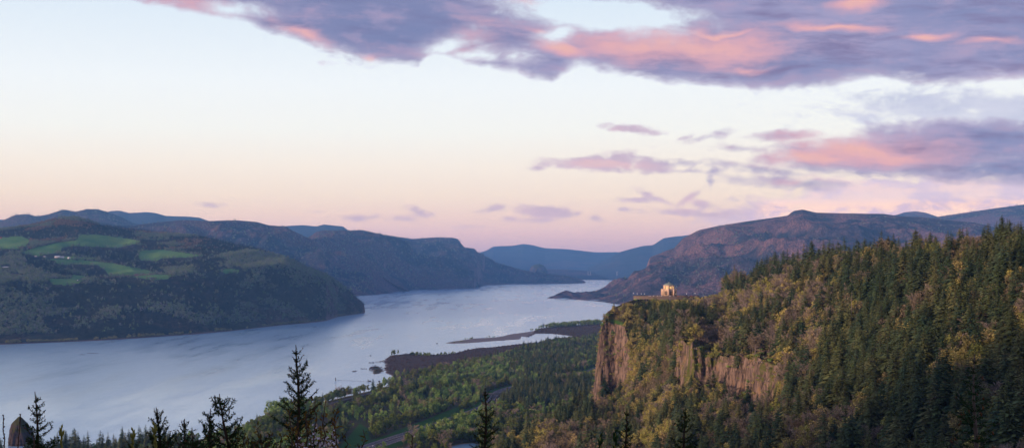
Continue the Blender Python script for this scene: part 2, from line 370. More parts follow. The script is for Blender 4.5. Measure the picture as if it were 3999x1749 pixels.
# ------------------------------------------------------------------ landforms as fans of columns seen from the viewpoint
LAND = {}; LANDS = []
def landform(name, cols, rows, nx, seg, mat, namp=0.0, nscale=400.0, seed=1, back=True, edge_l=False, edge_r=False, extra=None, kind='structure', crest_amp=0.0, ridge=0.6):
    """rows: list of (py list, Y list) from the foot to the crest; seg: subdivisions between successive rows"""
    cx = np.array(cols, float); PX = np.linspace(cx[0], cx[-1], nx)
    P = [np.interp(PX, cx, r[0]) for r in rows]; Yv = [np.interp(PX, cx, r[1]) for r in rows]
    T, Pp, Yy = [], [], []
    n = len(rows)
    for i in range(n - 1):
        for k in range(seg[i]):
            t = k / seg[i]; T.append(i + t); Pp.append(P[i] * (1 - t) + P[i + 1] * t); Yy.append(Yv[i] * (1 - t) + Yv[i + 1] * t)
    T.append(n - 1); Pp.append(P[-1]); Yy.append(Yv[-1])
    Pp = np.array(Pp); Yy = np.array(Yy); T = np.array(T)
    W = world(np.broadcast_to(PX, Pp.shape), Pp, Yy)
    win = np.clip(np.minimum(T / 0.8, (n - 1 - T) / 0.35), 0, 1)[:, None]
    if namp:
        nn = ridge * (ridged(W[..., 0] / nscale, W[..., 1] / (nscale * 1.6), seed, 5) - 0.25) + (1 - ridge) * (fbm(W[..., 0] / nscale * 2.3, W[..., 1] / nscale * 1.3, seed + 5, 4) - 0.5) * 2
        W[..., 2] += nn * namp * win
    if edge_l: W[..., 2] -= (W[..., 2] - world(np.broadcast_to(PX, Pp.shape), Pp, Yy)[..., 2]) * (1 - np.clip((PX - PX[0]) / 90, 0, 1))[None]
    if edge_r: W[..., 2] -= (W[..., 2] - world(np.broadcast_to(PX, Pp.shape), Pp, Yy)[..., 2]) * (1 - np.clip((PX[-1] - PX) / 60, 0, 1))[None]
    if crest_amp: W[..., 2] += (fbm(PX / 14.0, PX * 0, seed + 9, 3)[None] - 0.5) * crest_amp * np.clip(T / (n - 1), 0, 1)[:, None] ** 2
    front = W.copy()
    if extra is not None: W = extra(W, PX, T, Pp)
    R = [W]
    if back:
        c = W[-1]; z = c[:, 2]
        for dy, zz in ((0.15, 0.97), (0.6, 0.80), (1.4, 0.45), (2.4, 0.0)):
            q = c.copy(); s = (1 + (np.maximum(z, 8) * dy) / c[:, 1])[:, None]; q[:, :2] *= s; q[:, 2] = (z + 6) * zz - 6 + (fbm(q[:, 0] / 250, q[:, 1] / 250, seed + 3) - 0.5) * 40 * (zz > 0) * (dy > 0.3); R.append(q[None])
    A = np.concatenate(R, 0)
    sides = []
    m, w = A.shape[:2]
    if edge_l: s = A[:, :1].copy(); s[..., 2] = -12; s[..., 0] -= 6; A = np.concatenate([s, A], 1); w += 1
    if edge_r: s = A[:, -1:].copy(); s[..., 2] = -12; s[..., 0] += 6; A = np.concatenate([A, s], 1); w += 1
    idx = np.arange(m * w).reshape(m, w)
    q = np.stack([idx[:-1, :-1], idx[:-1, 1:], idx[1:, 1:], idx[1:, :-1]], -1).reshape(-1, 4)
    me = mesh_from(name, A.reshape(-1, 3), [q], [mat], smooth=True)
    o = tag(obj(name, me), kind=kind)
    LAND[name] = (front if extra is None else W, PX, T, Pp); LANDS.append((name, mat.name, LAND[name]))
    return o, me, (m, w), A
def gy(py): return H * F / (np.asarray(py, float) - HY)

def skyl(pts, off=0): return [p[0] for p in pts], [p[1] + off for p in pts]
# farthest ridges
pts = [(1700, 1010), (1860, 990), (1900, 978), (1927, 962), (2006, 959), (2044, 952), (2081, 957), (2129, 969), (2219, 973), (2326, 985), (2406, 984), (2470, 990), (2600, 1000), (2800, 1010)]
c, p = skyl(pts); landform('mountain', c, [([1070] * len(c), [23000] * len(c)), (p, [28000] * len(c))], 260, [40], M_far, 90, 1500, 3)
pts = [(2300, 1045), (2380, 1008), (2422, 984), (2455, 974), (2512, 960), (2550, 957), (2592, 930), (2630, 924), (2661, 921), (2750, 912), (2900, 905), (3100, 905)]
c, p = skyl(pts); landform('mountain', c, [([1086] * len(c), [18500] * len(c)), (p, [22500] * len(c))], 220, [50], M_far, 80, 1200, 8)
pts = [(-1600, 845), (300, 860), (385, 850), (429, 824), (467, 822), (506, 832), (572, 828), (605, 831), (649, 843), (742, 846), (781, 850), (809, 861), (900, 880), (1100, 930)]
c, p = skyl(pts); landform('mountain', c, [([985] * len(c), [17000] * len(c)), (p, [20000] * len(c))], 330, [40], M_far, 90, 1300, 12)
pts = [(-1600, 870), (-200, 875), (0, 865), (33, 851), (60, 839), (110, 836), (143, 845), (187, 838), (248, 818), (297, 827), (341, 816), (385, 818), (430, 830), (480, 851), (522, 871), (600, 890), (700, 920)]
c, p = skyl(pts); landform('mountain', c, [([985] * len(c), [13000] * len(c)), (p, [15500] * len(c))], 330, [60], M_mtn, 110, 1100, 15)
pts = [(1000, 920), (1080, 892), (1122, 882), (1186, 879), (1234, 884), (1266, 876), (1298, 880), (1341, 884), (1357, 897), (1400, 930), (1500, 990)]
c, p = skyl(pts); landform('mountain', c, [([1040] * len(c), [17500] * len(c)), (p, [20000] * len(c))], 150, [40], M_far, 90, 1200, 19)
# lowland and far rock
pts = [(1900, 1072), (2040, 1062), (2090, 1055), (2140, 1050), (2220, 1053), (2270, 1055), (2337, 1064), (2380, 1077), (2460, 1084), (2600, 1086)]
c, p = skyl(pts); landform('lowland', c, [([1095, 1095, 1094, 1094, 1093, 1093, 1093, 1093.5, 1094, 1095], list(gy([1095, 1095, 1094, 1094, 1093, 1093, 1093, 1093.5, 1094, 1095]))), (p, [20500] * len(c))], 140, [30], M_mtn, 25, 500, 23)
pts = [(1380, 925), (1511, 918), (1612, 933), (1666, 929), (1703, 927), (1767, 928), (1788, 933), (1804, 954), (1815, 966), (1852, 970), (1865, 984), (1895, 1005), (1921, 1013), (1937, 1024), (1990, 1040), (2038, 1053), (2076, 1061), (2140, 1072), (2219, 1082), (2267, 1090), (2287, 1100)]
c, p = skyl(pts)
ft = np.interp(c, [1380, 1612, 1863, 1873, 2000, 2113, 2283, 2290], [1135, 1133, 1125, 1114, 1110, 1109, 1105.5, 1105])
md = np.interp(c, [1380, 1660, 1800, 1865, 1940, 2287], [1060, 1050, 1052, 1062, 1070, 1102])
landform('mountain', c, [(list(ft), list(gy(ft))), (list(md), list(np.minimum(gy(ft) + 1800, 15600))), (p, list(np.interp(c, [1380, 1865, 2100, 2287], [16800, 16200, 15500, 15200])))], 420, [25, 45], M_mtn, 170, 620, 27, edge_r=True)
pts = [(1150, 960), (1213, 922), (1234, 906), (1266, 899), (1373, 900), (1415, 898), (1458, 908), (1506, 919), (1564, 935), (1591, 956), (1612, 983), (1626, 1007), (1680, 1018), (1745, 1031), (1800, 1046), (1852, 1058), (1869, 1085), (1873, 1112)]
c, p = skyl(pts)
ft = np.interp(c, [1150, 1405, 1479, 1506, 1612, 1687, 1863, 1873], [1158, 1154, 1149, 1143, 1133, 1127, 1125, 1116])
md = np.interp(c, [1150, 1300, 1500, 1626, 1700, 1852, 1873], [1020, 1010, 1012, 1020, 1040, 1085, 1114])
landform('mountain', c, [(list(ft), list(gy(ft))), (list(md), list(np.minimum(gy(ft) + 1500, 12600))), (p, list(np.interp(c, [1150, 1626, 1873], [13600, 13300, 12900])))], 420, [30, 55], M_mtn, 180, 520, 31, edge_r=True)
pts = [(-1600, 910), (-400, 905), (200, 895), (522, 880), (600, 870), (660, 864), (715, 859), (814, 863), (870, 861), (924, 860), (1000, 866), (1053, 880), (1117, 884), (1160, 911), (1213, 932), (1245, 946), (1266, 967), (1277, 988), (1320, 1006), (1400, 1040), (1500, 1085), (1560, 1120), (1600, 1138)]
c, p = skyl(pts)
ft = np.interp(c, [-400, 1405, 1479, 1560, 1600], [1165, 1154, 1149, 1142, 1139])
md = np.interp(c, [-400, 1200, 1277, 1400, 1600], [1000, 1000, 1030, 1070, 1139])
landform('mountain', c, [(list(ft), list(gy(ft))), (list(md), list(gy(ft) + 1000)), (p, list(np.interp(c, [-400, 1117, 1277, 1600], [12200, 11800, 11200, 11000])))], 520, [25, 60], M_mtn, 180, 480, 37, edge_r=True)
# the two hills behind the right-hand mountain
pts = [(3300, 862), (3440, 850), (3505, 838), (3532, 829), (3576, 825), (3615, 830), (3659, 845), (3760, 880)]
c, p = skyl(pts); landform('mountain', c, [([935] * len(c), [19500] * len(c)), (p, [20500] * len(c))], 120, [20], M_mtn_r, 20, 900, 41)
pts = [(3500, 880), (3600, 860), (3659, 847), (3720, 838), (3780, 829), (3890, 813), (3999, 799), (4200, 772), (4500, 750), (5700, 735)]
c, p = skyl(pts); landform('mountain', c, [([930] * len(c), [13800] * len(c)), (p, [16500] * len(c))], 220, [40], M_mtn_r, 60, 700, 43)
# right-hand mountain with the wooded cape at its foot
pts = [(2138, 1164), (2150, 1160), (2198, 1151), (2326, 1136), (2380, 1125), (2432, 1111), (2475, 1089), (2518, 1063), (2525, 1042), (2539, 1004), (2581, 988), (2635, 967), (2667, 930), (2731, 898), (2805, 882), (2900, 867), (2999, 853), (3076, 842), (3090, 830), (3103, 823), (3136, 818), (3186, 830), (3285, 833), (3450, 835), (3516, 845), (3604, 848), (3697, 859), (3807, 870), (3879, 886), (3999, 914), (4200, 925), (4600, 935), (5700, 940)]
c, p = skyl(pts)
ft = np.interp(c, [2138, 2220, 2300, 2400, 2450, 2700, 4600], [1164.5, 1166, 1172, 1185, 1192, 1225, 1235])
Yc = np.interp(c, [2138, 2198, 2326, 2450, 2600, 2800, 3100, 3500, 4600], [9100, 9450, 10400, 11600, 11900, 11800, 11500, 11200, 10500])
Yf = np.minimum(gy(ft), Yc - 40)
md = np.interp(c, [2138, 2326, 2475, 2600, 2800, 3100, 4600], [1164, 1152, 1140, 1105, 1075, 1050, 1070]); md = np.maximum(md, np.array(p) + 0.3)
Ym = Yf + (Yc - Yf) * 0.42
rt_o, rt_me, rt_sh, rt_A = landform('mountain', c, [(list(ft), list(Yf)), (list(md), list(Ym)), (p, list(Yc))], 900, [35, 90], M_mtn_r, 190, 560, 47, edge_l=True)

# ------------------------------------------------------------------ meadow hill across the river
def C1(L): return [(x / 1.818, y / 1.818 + 780) for x, y in L]
FIELDS = [C1([(-200, 280), (0, 270), (150, 258), (215, 285), (180, 330), (130, 348), (0, 348), (-200, 340)]),
          C1([(565, 248), (700, 248), (850, 265), (1005, 292), (965, 312), (830, 342), (700, 336), (610, 328), (520, 326), (440, 342), (428, 374), (330, 385), (270, 402), (150, 375), (250, 340), (400, 306), (545, 285)]),
          C1([(1000, 360), (1150, 355), (1300, 375), (1450, 395), (1350, 410), (1150, 415), (1110, 435), (1000, 430), (980, 395)]),
          C1([(290, 418), (420, 422), (600, 430), (800, 450), (950, 480), (1050, 500), (1120, 522), (900, 535), (780, 545), (750, 500), (700, 465), (520, 457), (420, 462), (380, 430)]),
          C1([(715, 553), (900, 548), (1100, 530), (1225, 532), (1190, 562), (1080, 567), (950, 548)]),
          C1([(340, 560), (500, 560), (520, 528), (600, 540), (610, 560), (560, 590), (510, 607), (380, 602)]),
          C1([(1560, 500), (1640, 487), (1700, 500), (1690, 520), (1590, 522)]),
          C1([(400, 400), (560, 405), (700, 415), (600, 425), (420, 418)])]
SOIL = [C1([(50, 520), (130, 525), (190, 545), (150, 552), (90, 540)]), C1([(700, 545), (900, 532), (1120, 522), (1180, 518), (1180, 524), (950, 541), (760, 556)])]
hc = [-1600, -700, -300, 0, 60, 150, 235, 300, 400, 480, 600, 780, 900, 1000, 1100, 1160, 1200, 1240, 1275, 1300, 1320, 1335, 1355, 1375, 1405, 1419, 1423]
shore = np.interp(hc, [-700, -300, 0, 435, 652, 869, 1087, 1200, 1270, 1320, 1360, 1419, 1423], [1365, 1355, 1346, 1328, 1313, 1297, 1271, 1262, 1254, 1237, 1231, 1223.5, 1222])
Ys = gy(shore)
b1 = np.interp(hc, [-700, 0, 300, 600, 900, 1100, 1275, 1335, 1400, 1423], [1110, 1108, 1112, 1092, 1052, 1030, 1100, 1140, 1182, 1200])
Y1 = Ys + np.interp(hc, [-700, 900, 1100, 1300, 1400, 1423], [800, 850, 700, 450, 150, 60])
b2 = np.interp(hc, [-700, 0, 300, 600, 900, 1100, 1275, 1335, 1400, 1423], [1010, 1005, 1008, 1000, 985, 1012, 1084, 1126, 1172, 1195])
Y2 = Y1 + np.interp(hc, [-700, 600, 900, 1100, 1300, 1423], [1100, 1100, 800, 350, 150, 40])
b3 = np.interp(hc, [-700, 0, 300, 480, 780, 1000, 1423], [930, 925, 905, 925, 945, 985, 1190]); 
cr = np.interp(hc, [-700, -300, 0, 60, 150, 235, 300, 345, 400, 480, 600, 680, 780, 900, 1000, 1100, 1200, 1275, 1335, 1375, 1405, 1419, 1423], [905, 905, 897, 890, 872, 850, 850, 856, 880, 895, 910, 915, 922, 948, 973, 1003, 1043, 1083, 1123, 1150, 1170, 1182, 1190])
b3 = np.clip(b3, cr + 0.4, b2 - 0.2)
Y3 = Y2 + np.interp(hc, [-700, 600, 900, 1100, 1423], [900, 700, 450, 150, 30]); Y4 = Y3 + np.interp(hc, [-700, 600, 900, 1100, 1423], [650, 500, 250, 100, 30])
def hill_extra(W, PX, T, Pp):
    # a low bank at the waterline, then the slope
    s = np.clip(T / 0.12, 0, 1)[:, None]
    W[..., 2] = W[..., 2] * s + (-0.3 + 3 * T[:, None] / 0.12) * (1 - s)
    W[0, :, 2] = -3
    return W
hill_o, hill_me, (hm, hw), hill_A = landform('hill', hc, [(list(shore), list(Ys)), (list(b1), list(Y1)), (list(b2), list(Y2)), (list(b3), list(Y3)), (list(cr), list(Y4))], 820, [60, 40, 30, 24], M_hill, 26, 420, 53, edge_r=True, extra=hill_extra, ridge=0.5)
hx, hy_ = project(hill_A.reshape(-1, 3))
mead = np.zeros(len(hx)); 
for f_ in FIELDS: mead = np.maximum(mead, inpoly(hx, hy_, f_))
soil = np.zeros(len(hx))
for f_ in SOIL: soil = np.maximum(soil, inpoly(hx, hy_, f_))
mead[soil > 0] = 0
frontmask = np.repeat(np.arange(hm) < hm - 4, hw)
attr(hill_me, 'meadow', mead * frontmask); attr(hill_me, 'soil', soil * frontmask)
attr(hill_me, 'sand', (hill_A.reshape(-1, 3)[:, 2] < 2.2) * 1.0)
# the tall rock by the far river bend
def rock_mat(name, a, b_, sx=1 / 6, sz=1 / 40, bd=2.0, moss=0.3, mosscol=(0.045, 0.06, 0.012)):
    def fn(g, b):
        p = pos(g)
        n = g.noise(g.vmath('MULTIPLY', p, (sx, sx, sz)), 1.0, 6.0, 0.65)
        m = g.noise(g.vmath('MULTIPLY', p, (sx * 0.35, sx * 0.35, sz * 1.4)), 1.0, 5.0, 0.6)
        c = g.mix(g.step(n, 0.3, 0.68), a, b_)
        c = g.mix(g.step(m, 0.52, 0.66) * 0.5, c, tuple(v * 0.45 for v in a))
        c = g.mix(g.step(normal_z(g) * 0.8 + m, 0.98 - moss * 0.3, 1.15 - moss * 0.3), c, mosscol)
        bump(g, b, n, 1.0, bd)
        return c
    return material(name, fn, 0.9, 0.15)
def rock_tower(name, prof, base, seed, mat, squash=(1, 1), lean=(0, 0), nz=56, na=96, amp=0.24, label=None, cat=None):
    """prof: [(height, radius)]"""
    hs = np.array([p_[0] for p_ in prof], float); rs = np.array([p_[1] for p_ in prof], float)
    Z = np.linspace(0, hs[-1], nz); V = []
    for z in Z:
        r = np.interp(z, hs, rs)
        a = np.arange(na) / na * 2 * np.pi
        k = 1 + amp * 2.4 * (fbm(np.cos(a) * 2 + 5, np.sin(a) * 2 + z / hs[-1] * 1.5 + 7, seed, 4) - 0.5) + amp * 1.2 * (fbm(np.cos(a) * 7 + 5, np.sin(a) * 7 + z / hs[-1] * 3, seed + 4, 3) - 0.5)
        t = z / hs[-1]
        V.append(np.stack([np.cos(a) * r * k * squash[0] + lean[0] * t, np.sin(a) * r * k * squash[1] + lean[1] * t, np.full(na, z)], -1))
    V.append(np.repeat(V[-1].mean(0, keepdims=True), na, 0) + [0, 0, hs[-1] * 0.02])
    A = np.array(V); i = np.arange(A.shape[0] * na).reshape(-1, na); j = np.roll(i, -1, 1)
    q = np.stack([i[:-1], j[:-1], j[1:], i[1:]], -1).reshape(-1, 4)
    o = obj(name, mesh_from(name, A.reshape(-1, 3), [q], [mat], smooth=False)); o.location = base
    return tag(o, label, cat)
M_far_rock = rock_mat('far_rock', (0.06, 0.055, 0.055), (0.11, 0.09, 0.085), 1 / 40, 1 / 160, 8)
M_spire = rock_mat('spire_rock', (0.022, 0.020, 0.022), (0.085, 0.060, 0.052), 1 / 3, 1 / 6, 1.5, 0.9, (0.05, 0.055, 0.015))
b = world(2106, 1066, 18200)
rock_tower('rock_outcrop', [(0, 125), (35, 118), (75, 112), (105, 92), (125, 60), (138, 22)], (b[0], b[1], b[2] - 5), 61, M_far_rock, (1, 1), (-12, 0), label='solitary blunt rock tower rising beside the far bend of the river', cat='rock')
b = world(84, 1760, 1880)
rock_tower('rock_spire', [(0, 18.5), (12, 19), (21, 17.5), (28, 16.4), (35, 13), (39, 11.5), (43, 8), (47, 4.5), (50, 1.6)], (b[0], b[1], -8), 67, M_spire, (1, 1), (-2.5, 0), label='dark basalt spire with a rounded tip at the near river bank', cat='rock')

# ------------------------------------------------------------------ the river
def water_fn(g, b):
    p = pos(g)
    big = g.noise(g.vmath('ADD', g.vmath('MULTIPLY', p, (1 / 420, 1 / 1300, 1.0)), g.vmath('SCALE', g.noise(g.vmath('SCALE', p, 1 / 700), 1.0, 2.0, out='Color'), 1.3)), 1.0, 5.0, 0.6)
    lanes = g.noise(g.vmath('MULTIPLY', p, (1 / 90, 1 / 700, 1.0)), 1.0, 4.0, 0.6)
    rip = g.noise(g.vmath('MULTIPLY', p, (1 / 5.5, 1 / 9.0, 1.0)), 1.0, 3.0, 0.62)
    wav = g.noise(g.vmath('MULTIPLY', p, (1 / 26.0, 1 / 48.0, 1.0)), 1.0, 3.0, 0.6)
    calm = g.step(big * 0.55 + lanes * 0.60, 0.54, 0.74)
    b.inputs['IOR'].default_value = 1.9; b.inputs['Specular IOR Level'].default_value = 0.5
    g.put(b.inputs['Roughness'], g.lin(calm, 0.0, 1.0, 0.20, 0.13))
    n = g.node('ShaderNodeBump'); g.put(n.inputs['Strength'], g.lin(calm, 0.0, 1.0, 0.25, 0.12)); n.inputs['Distance'].default_value = 0.9
    g.put(n.inputs['Height'], rip * 0.5 + wav * 1.6); g.nt.links.new(n.outputs[0], b.inputs['Normal'])
    ripple_tone = g.noise(g.vmath('MULTIPLY', p, (1 / 16.0, 1 / 75.0, 1.0)), 1.0, 4.0, 0.7)
    return g.mix(big * 0.5 + ripple_tone * 0.9 - 0.2, (0.20, 0.42, 0.58), (0.36, 0.60, 0.76)) if True else g.mix(big, (0.21, 0.33, 0.46), (0.25, 0.36, 0.48))  # pale blue base stands in for reflected sky, its streaks for ripples
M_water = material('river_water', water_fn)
v = [(-19000, 300, 0), (19000, 300, 0), (19000, 34000, 0), (-19000, 34000, 0)]
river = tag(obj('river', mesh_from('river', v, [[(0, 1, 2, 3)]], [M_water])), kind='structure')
bed = tag(obj('river_bed', mesh_from('river_bed', [(x, y, -45) for x, y, _ in [(-19500, -2900, 0), (19500, -2900, 0), (19500, 35500, 0), (-19500, 35500, 0)]], [[(0, 1, 2, 3)]], [M_hill])), kind='structure')

# ------------------------------------------------------------------ haze
def build_haze():
    mb = MB(); mb.box((-20000, -3000, -47), (20000, 36000, 1150))
    m = bpy.data.materials.new('haze'); m.use_nodes = True; nt = m.node_tree; nt.nodes.clear()
    pv = nt.nodes.new('ShaderNodeVolumePrincipled'); o = nt.nodes.new('ShaderNodeOutputMaterial'); nt.links.new(pv.outputs[0], o.inputs['Volume'])
    pv.inputs['Color'].default_value = HAZE_COL; pv.inputs['Density'].default_value = HAZE_DEN; pv.inputs['Anisotropy'].default_value = 0.0
    tag(mb.build('haze', m), kind='stuff')
build_haze()
# ------------------------------------------------------------------ the wooded bluff with its basalt cliffs
def D(L): return [(x * 1.5524, y * 1.5524) for x, y in L]
bc = [1500, 1750, 1900, 2002, 2100, 2173, 2300, 2318, 2330, 2345, 2356, 2368, 2400, 2440, 2480, 2560, 2640, 2662, 2700, 2725, 2760, 2830, 2900, 2960, 3050, 3120, 3200, 3400, 3600, 3800, 3999, 4400, 4700, 5600]
bc = sorted(set(bc + list(range(2480, 3140, 8))))
def cb(xs, ys): return np.interp(bc, xs, ys)
n_ = len(bc)
crest = cb([1500, 1750, 1900, 2002, 2100, 2173, 2250, 2300, 2312, 2318, 2330, 2345, 2356, 2368, 2400, 2440, 2480, 2640, 2760, 2830, 2900, 2960, 3050, 3200, 3400, 3600, 3800, 3999, 4400, 4700],
           [2050, 1900, 1815, 1765, 1715, 1675, 1625, 1590, 1560, 1520, 1400, 1300, 1250, 1222, 1200, 1182, 1168, 1168, 1158, 1145, 1125, 1105, 1082, 1058, 1032, 1012, 998, 982, 950, 935])
crestY = cb([1500, 1900, 2002, 2173, 2300, 2318, 2368, 2440, 2560, 2830, 2960, 3200, 3570, 3999, 4400, 4700], [1400, 1500, 1540, 1640, 1745, 1752, 1765, 1800, 1860, 1850, 1700, 1450, 1170, 960, 820, 780])
r0p = np.full(n_, 2150.0); r0Y = cb([1500, 1900, 2173, 2400, 2640, 2900, 3200, 3600, 3999, 4700], [1090, 1100, 1050, 980, 850, 740, 640, 500, 430, 360])
r1p = np.full(n_, 1750.0); r1Y = cb([1500, 1900, 2002, 2173, 2350, 2480, 2640, 2900, 3200, 3600, 3999, 4700], [1320, 1440, 1480, 1420, 1350, 1270, 1150, 1010, 860, 690, 590, 520])
r2p = cb([1500, 2002, 2173, 2300, 2318, 2345, 2400, 2440, 2480, 2560, 2640, 2700, 2760, 2830, 2900, 2960, 3050, 3200, 3600, 4700], [1752, 1751, 1680, 1610, 1580, 1560, 1545, 1535, 1525, 1530, 1515, 1512, 1500, 1530, 1590, 1600, 1590, 1560, 1500, 1420])
r2Y = cb([1500, 1900, 2002, 2173, 2300, 2318, 2400, 2440, 2480, 2560, 2640, 2700, 2760, 2900, 3050, 3200, 3600, 3999, 4700], [1325, 1450, 1490, 1600, 1690, 1715, 1720, 1690, 1640, 1520, 1395, 1350, 1345, 1290, 1200, 1060, 830, 710, 620])
r3p = cb([1500, 2002, 2173, 2300, 2312, 2318, 2330, 2345, 2356, 2368, 2400, 2440, 2458, 2480, 2560, 2640, 2662, 2700, 2725, 2760, 2900, 2960, 3050, 3120, 3200, 3600, 4700], [1753, 1750, 1678, 1600, 1570, 1530, 1408, 1305, 1262, 1258, 1262, 1275, 1330, 1420, 1430, 1335, 1322, 1325, 1375, 1385, 1385, 1395, 1425, 1470, 1480, 1440, 1380])
_b = np.array(bc, float); _w = np.clip(np.minimum((_b - 2650) / 20, (3120 - _b) / 40), 0, 1)
r3p = r3p + _w * ((fbm(_b / 34, _b * 0, 301, 3) - 0.5) * 62 + (fbm(_b / 11, _b * 0, 302, 2) - 0.5) * 22)
r2p = r2p + _w * ((fbm(_b / 45, _b * 0, 303, 3) - 0.5) * 90)
r3Y = r2Y + cb([1500, 2300, 2318, 2440, 2480, 2560, 2640, 2960, 3120, 3200, 4700], [5, 8, 26, 28, 40, 40, 14, 14, 30, 40, 40])
r4p = r3p * 0.45 + crest * 0.55; r4Y = r3Y * 0.5 + crestY * 0.5
bcx = np.array(bc, float)
fix = lambda a, b_, e: np.maximum(b_ + e, a)
r4p = fix(r4p, crest, 0.5); r3p = fix(r3p, r4p, 0.4); r2p = fix(r2p, r3p, 0.5)
r1p = np.maximum(r1p, r2p + 0.3); r0p = np.maximum(r0p, r1p + 50)
r1Y = np.minimum(r1Y, r2Y - 4)
cliff_w = lambda px: np.clip(np.minimum((px - 2314) / 8, (2456 - px) / 12), 0, 1)
cliff2_w = lambda px: np.clip(np.minimum((px - 2646) / 10, (3090 - px) / 60), 0, 1)
def bluff_extra(W, PX, T, Pp):
    X, Y, Z = W[..., 0], W[..., 1], W[..., 2]
    # basalt buttresses: the face steps in and out sideways
    t = T[:, None]
    w1 = cliff_w(PX)[None] * np.clip(np.minimum((t - 1.75) / 0.3, (3.4 - t) / 0.4), 0, 1)
    w2 = cliff2_w(PX)[None] * np.clip(np.minimum((t - 1.8) / 0.25, (3.5 - t) / 0.5), 0, 1)
    col = (ridged(X / 13 + 3, Z / 60, 71, 4) - 0.3) * 4.5 + (fbm(X / 2.6, Z / 24, 73, 3) - 0.5) * 2.5 + (fbm(X / 5, Z / 6, 75, 3) - 0.5) * 4.5
    big = (ridged(X / 22 + 8, Z / 160, 77, 3) - 0.2) * 14.0
    W[..., 1] = Y - w1 * col - w2 * (col + big)
    slope = np.clip(1 - w1 - w2, 0, 1) * np.clip(t / 0.5, 0, 1) * np.clip((5 - t) / 0.4, 0, 1)
    W[..., 2] += (fbm(X / 70, Y / 70, 79, 4) - 0.5) * 14 * slope
    return W
def bluff_fn(g, b):
    p = pos(g)
    n = g.noise(g.vmath('MULTIPLY', p, (1 / 3.2, 1 / 6.0, 1 / 22.0)), 1.0, 7.0, 0.68)
    m = g.noise(g.vmath('MULTIPLY', p, (1 / 14, 1 / 14, 1 / 20)), 1.0, 5.0, 0.6)
    s = g.noise(g.vmath('MULTIPLY', p, (1 / 1.3, 1 / 2.0, 1 / 9.0)), 1.0, 4.0, 0.6)
    rock = g.mix(g.step(n, 0.34, 0.66), (0.080, 0.060, 0.050), (0.27, 0.195, 0.145))
    rock = g.mix(g.step(s, 0.52, 0.7) * 0.55, rock, (0.022, 0.017, 0.014))
    rock = g.mix(g.step(m, 0.55, 0.68) * 0.6, rock, (0.30, 0.19, 0.10))
    jn = g.noise(g.vmath('MULTIPLY', p, (1 / 9.0, 1 / 12.0, 1 / 45.0)), 1.0, 3.0, 0.55) - 0.5
    rock = g.mix(g.step(g.math('ABSOLUTE', jn), 0.030, 0.008) * 0.6, rock, (0.015, 0.012, 0.010))
    ld = g.noise(g.vmath('MULTIPLY', p, (1 / 30.0, 1 / 30.0, 1 / 7.0)), 1.0, 3.0, 0.6)
    rock = g.mix(g.step(ld, 0.60, 0.66) * 0.5, rock, (0.07, 0.06, 0.03))
    mm = g.noise(g.vmath('MULTIPLY', p, (1 / 9.0, 1 / 9.0, 1 / 26.0)), 1.0, 6.0, 0.65)
    nz = normal_z(g)
    rock = g.mix(g.step(mm + nz * 0.5 + g.attr('moss') * 0.30, 0.68, 0.90), rock, g.mix(n, (0.05, 0.055, 0.012), (0.13, 0.14, 0.03)))
    soil = g.mix(g.step(m, 0.4, 0.6), (0.035, 0.040, 0.016), (0.085, 0.070, 0.030))
    soil = g.mix(g.step(n, 0.5, 0.7), soil, (0.05, 0.035, 0.02))
    c = g.mix(g.step(nz - g.attr('cliff') * 0.45, 0.42, 0.22), soil, rock)
    c = g.mix(g.attr('turf'), c, (0.05, 0.12, 0.02))
    bump(g, b, n + s * 0.4, 1.0, 1.0)
    return c
M_bluff = material('bluff_ground', bluff_fn, 0.92, 0.1)
bl_o, bl_me, (bm_, bw_), bl_A = landform('bluff', bc, [(list(r0p), list(r0Y)), (list(r1p), list(r1Y)), (list(r2p), list(r2Y)), (list(r3p), list(r3Y)), (list(r4p), list(r4Y)), (list(crest), list(crestY))], 1080, [14, 34, 80, 34, 34], M_bluff, seed=83, extra=bluff_extra, back=True, edge_r=False)
fl = bl_A.reshape(-1, 3); ux, uy = project(fl)
attr(bl_me, 'moss', np.clip(1 - np.abs(ux - 2690) / 60, 0, 1) * 0.9 + np.clip(1 - np.abs(ux - 2780) / 90, 0, 1) * 0.6 * (uy < 1430) + 0.4 * (ux > 2930) * (ux < 3150))
attr(bl_me, 'turf', np.clip(1.6 - np.hypot((ux - 2412) / 24, (uy - 1258 - (ux - 2412) * 0.25) / 6), 0, 1) * np.clip(fbm(ux / 9, uy / 6, 5) * 2.5 - 0.4, 0, 1))
attr(bl_me, 'cliff', np.clip(np.maximum(cliff_w(ux), cliff2_w(ux)) * 1.5, 0, 1) * (uy > 1235) * (uy < 1640))
def bluff_point(px, t):
    W, PX, T, Pp = LAND['bluff']
    i = np.interp(px, PX, np.arange(len(PX))); j = np.interp(t, T, np.arange(len(T)))
    i = np.clip(i, 0, len(PX) - 1.001); j = np.clip(j, 0, len(T) - 1.001)
    i0 = i.astype(int); j0 = j.astype(int); a = (i - i0)[..., None]; b = (j - j0)[..., None]
    return (W[j0, i0] * (1 - a) * (1 - b) + W[j0, i0 + 1] * a * (1 - b) + W[j0 + 1, i0] * (1 - a) * b + W[j0 + 1, i0 + 1] * a * b)

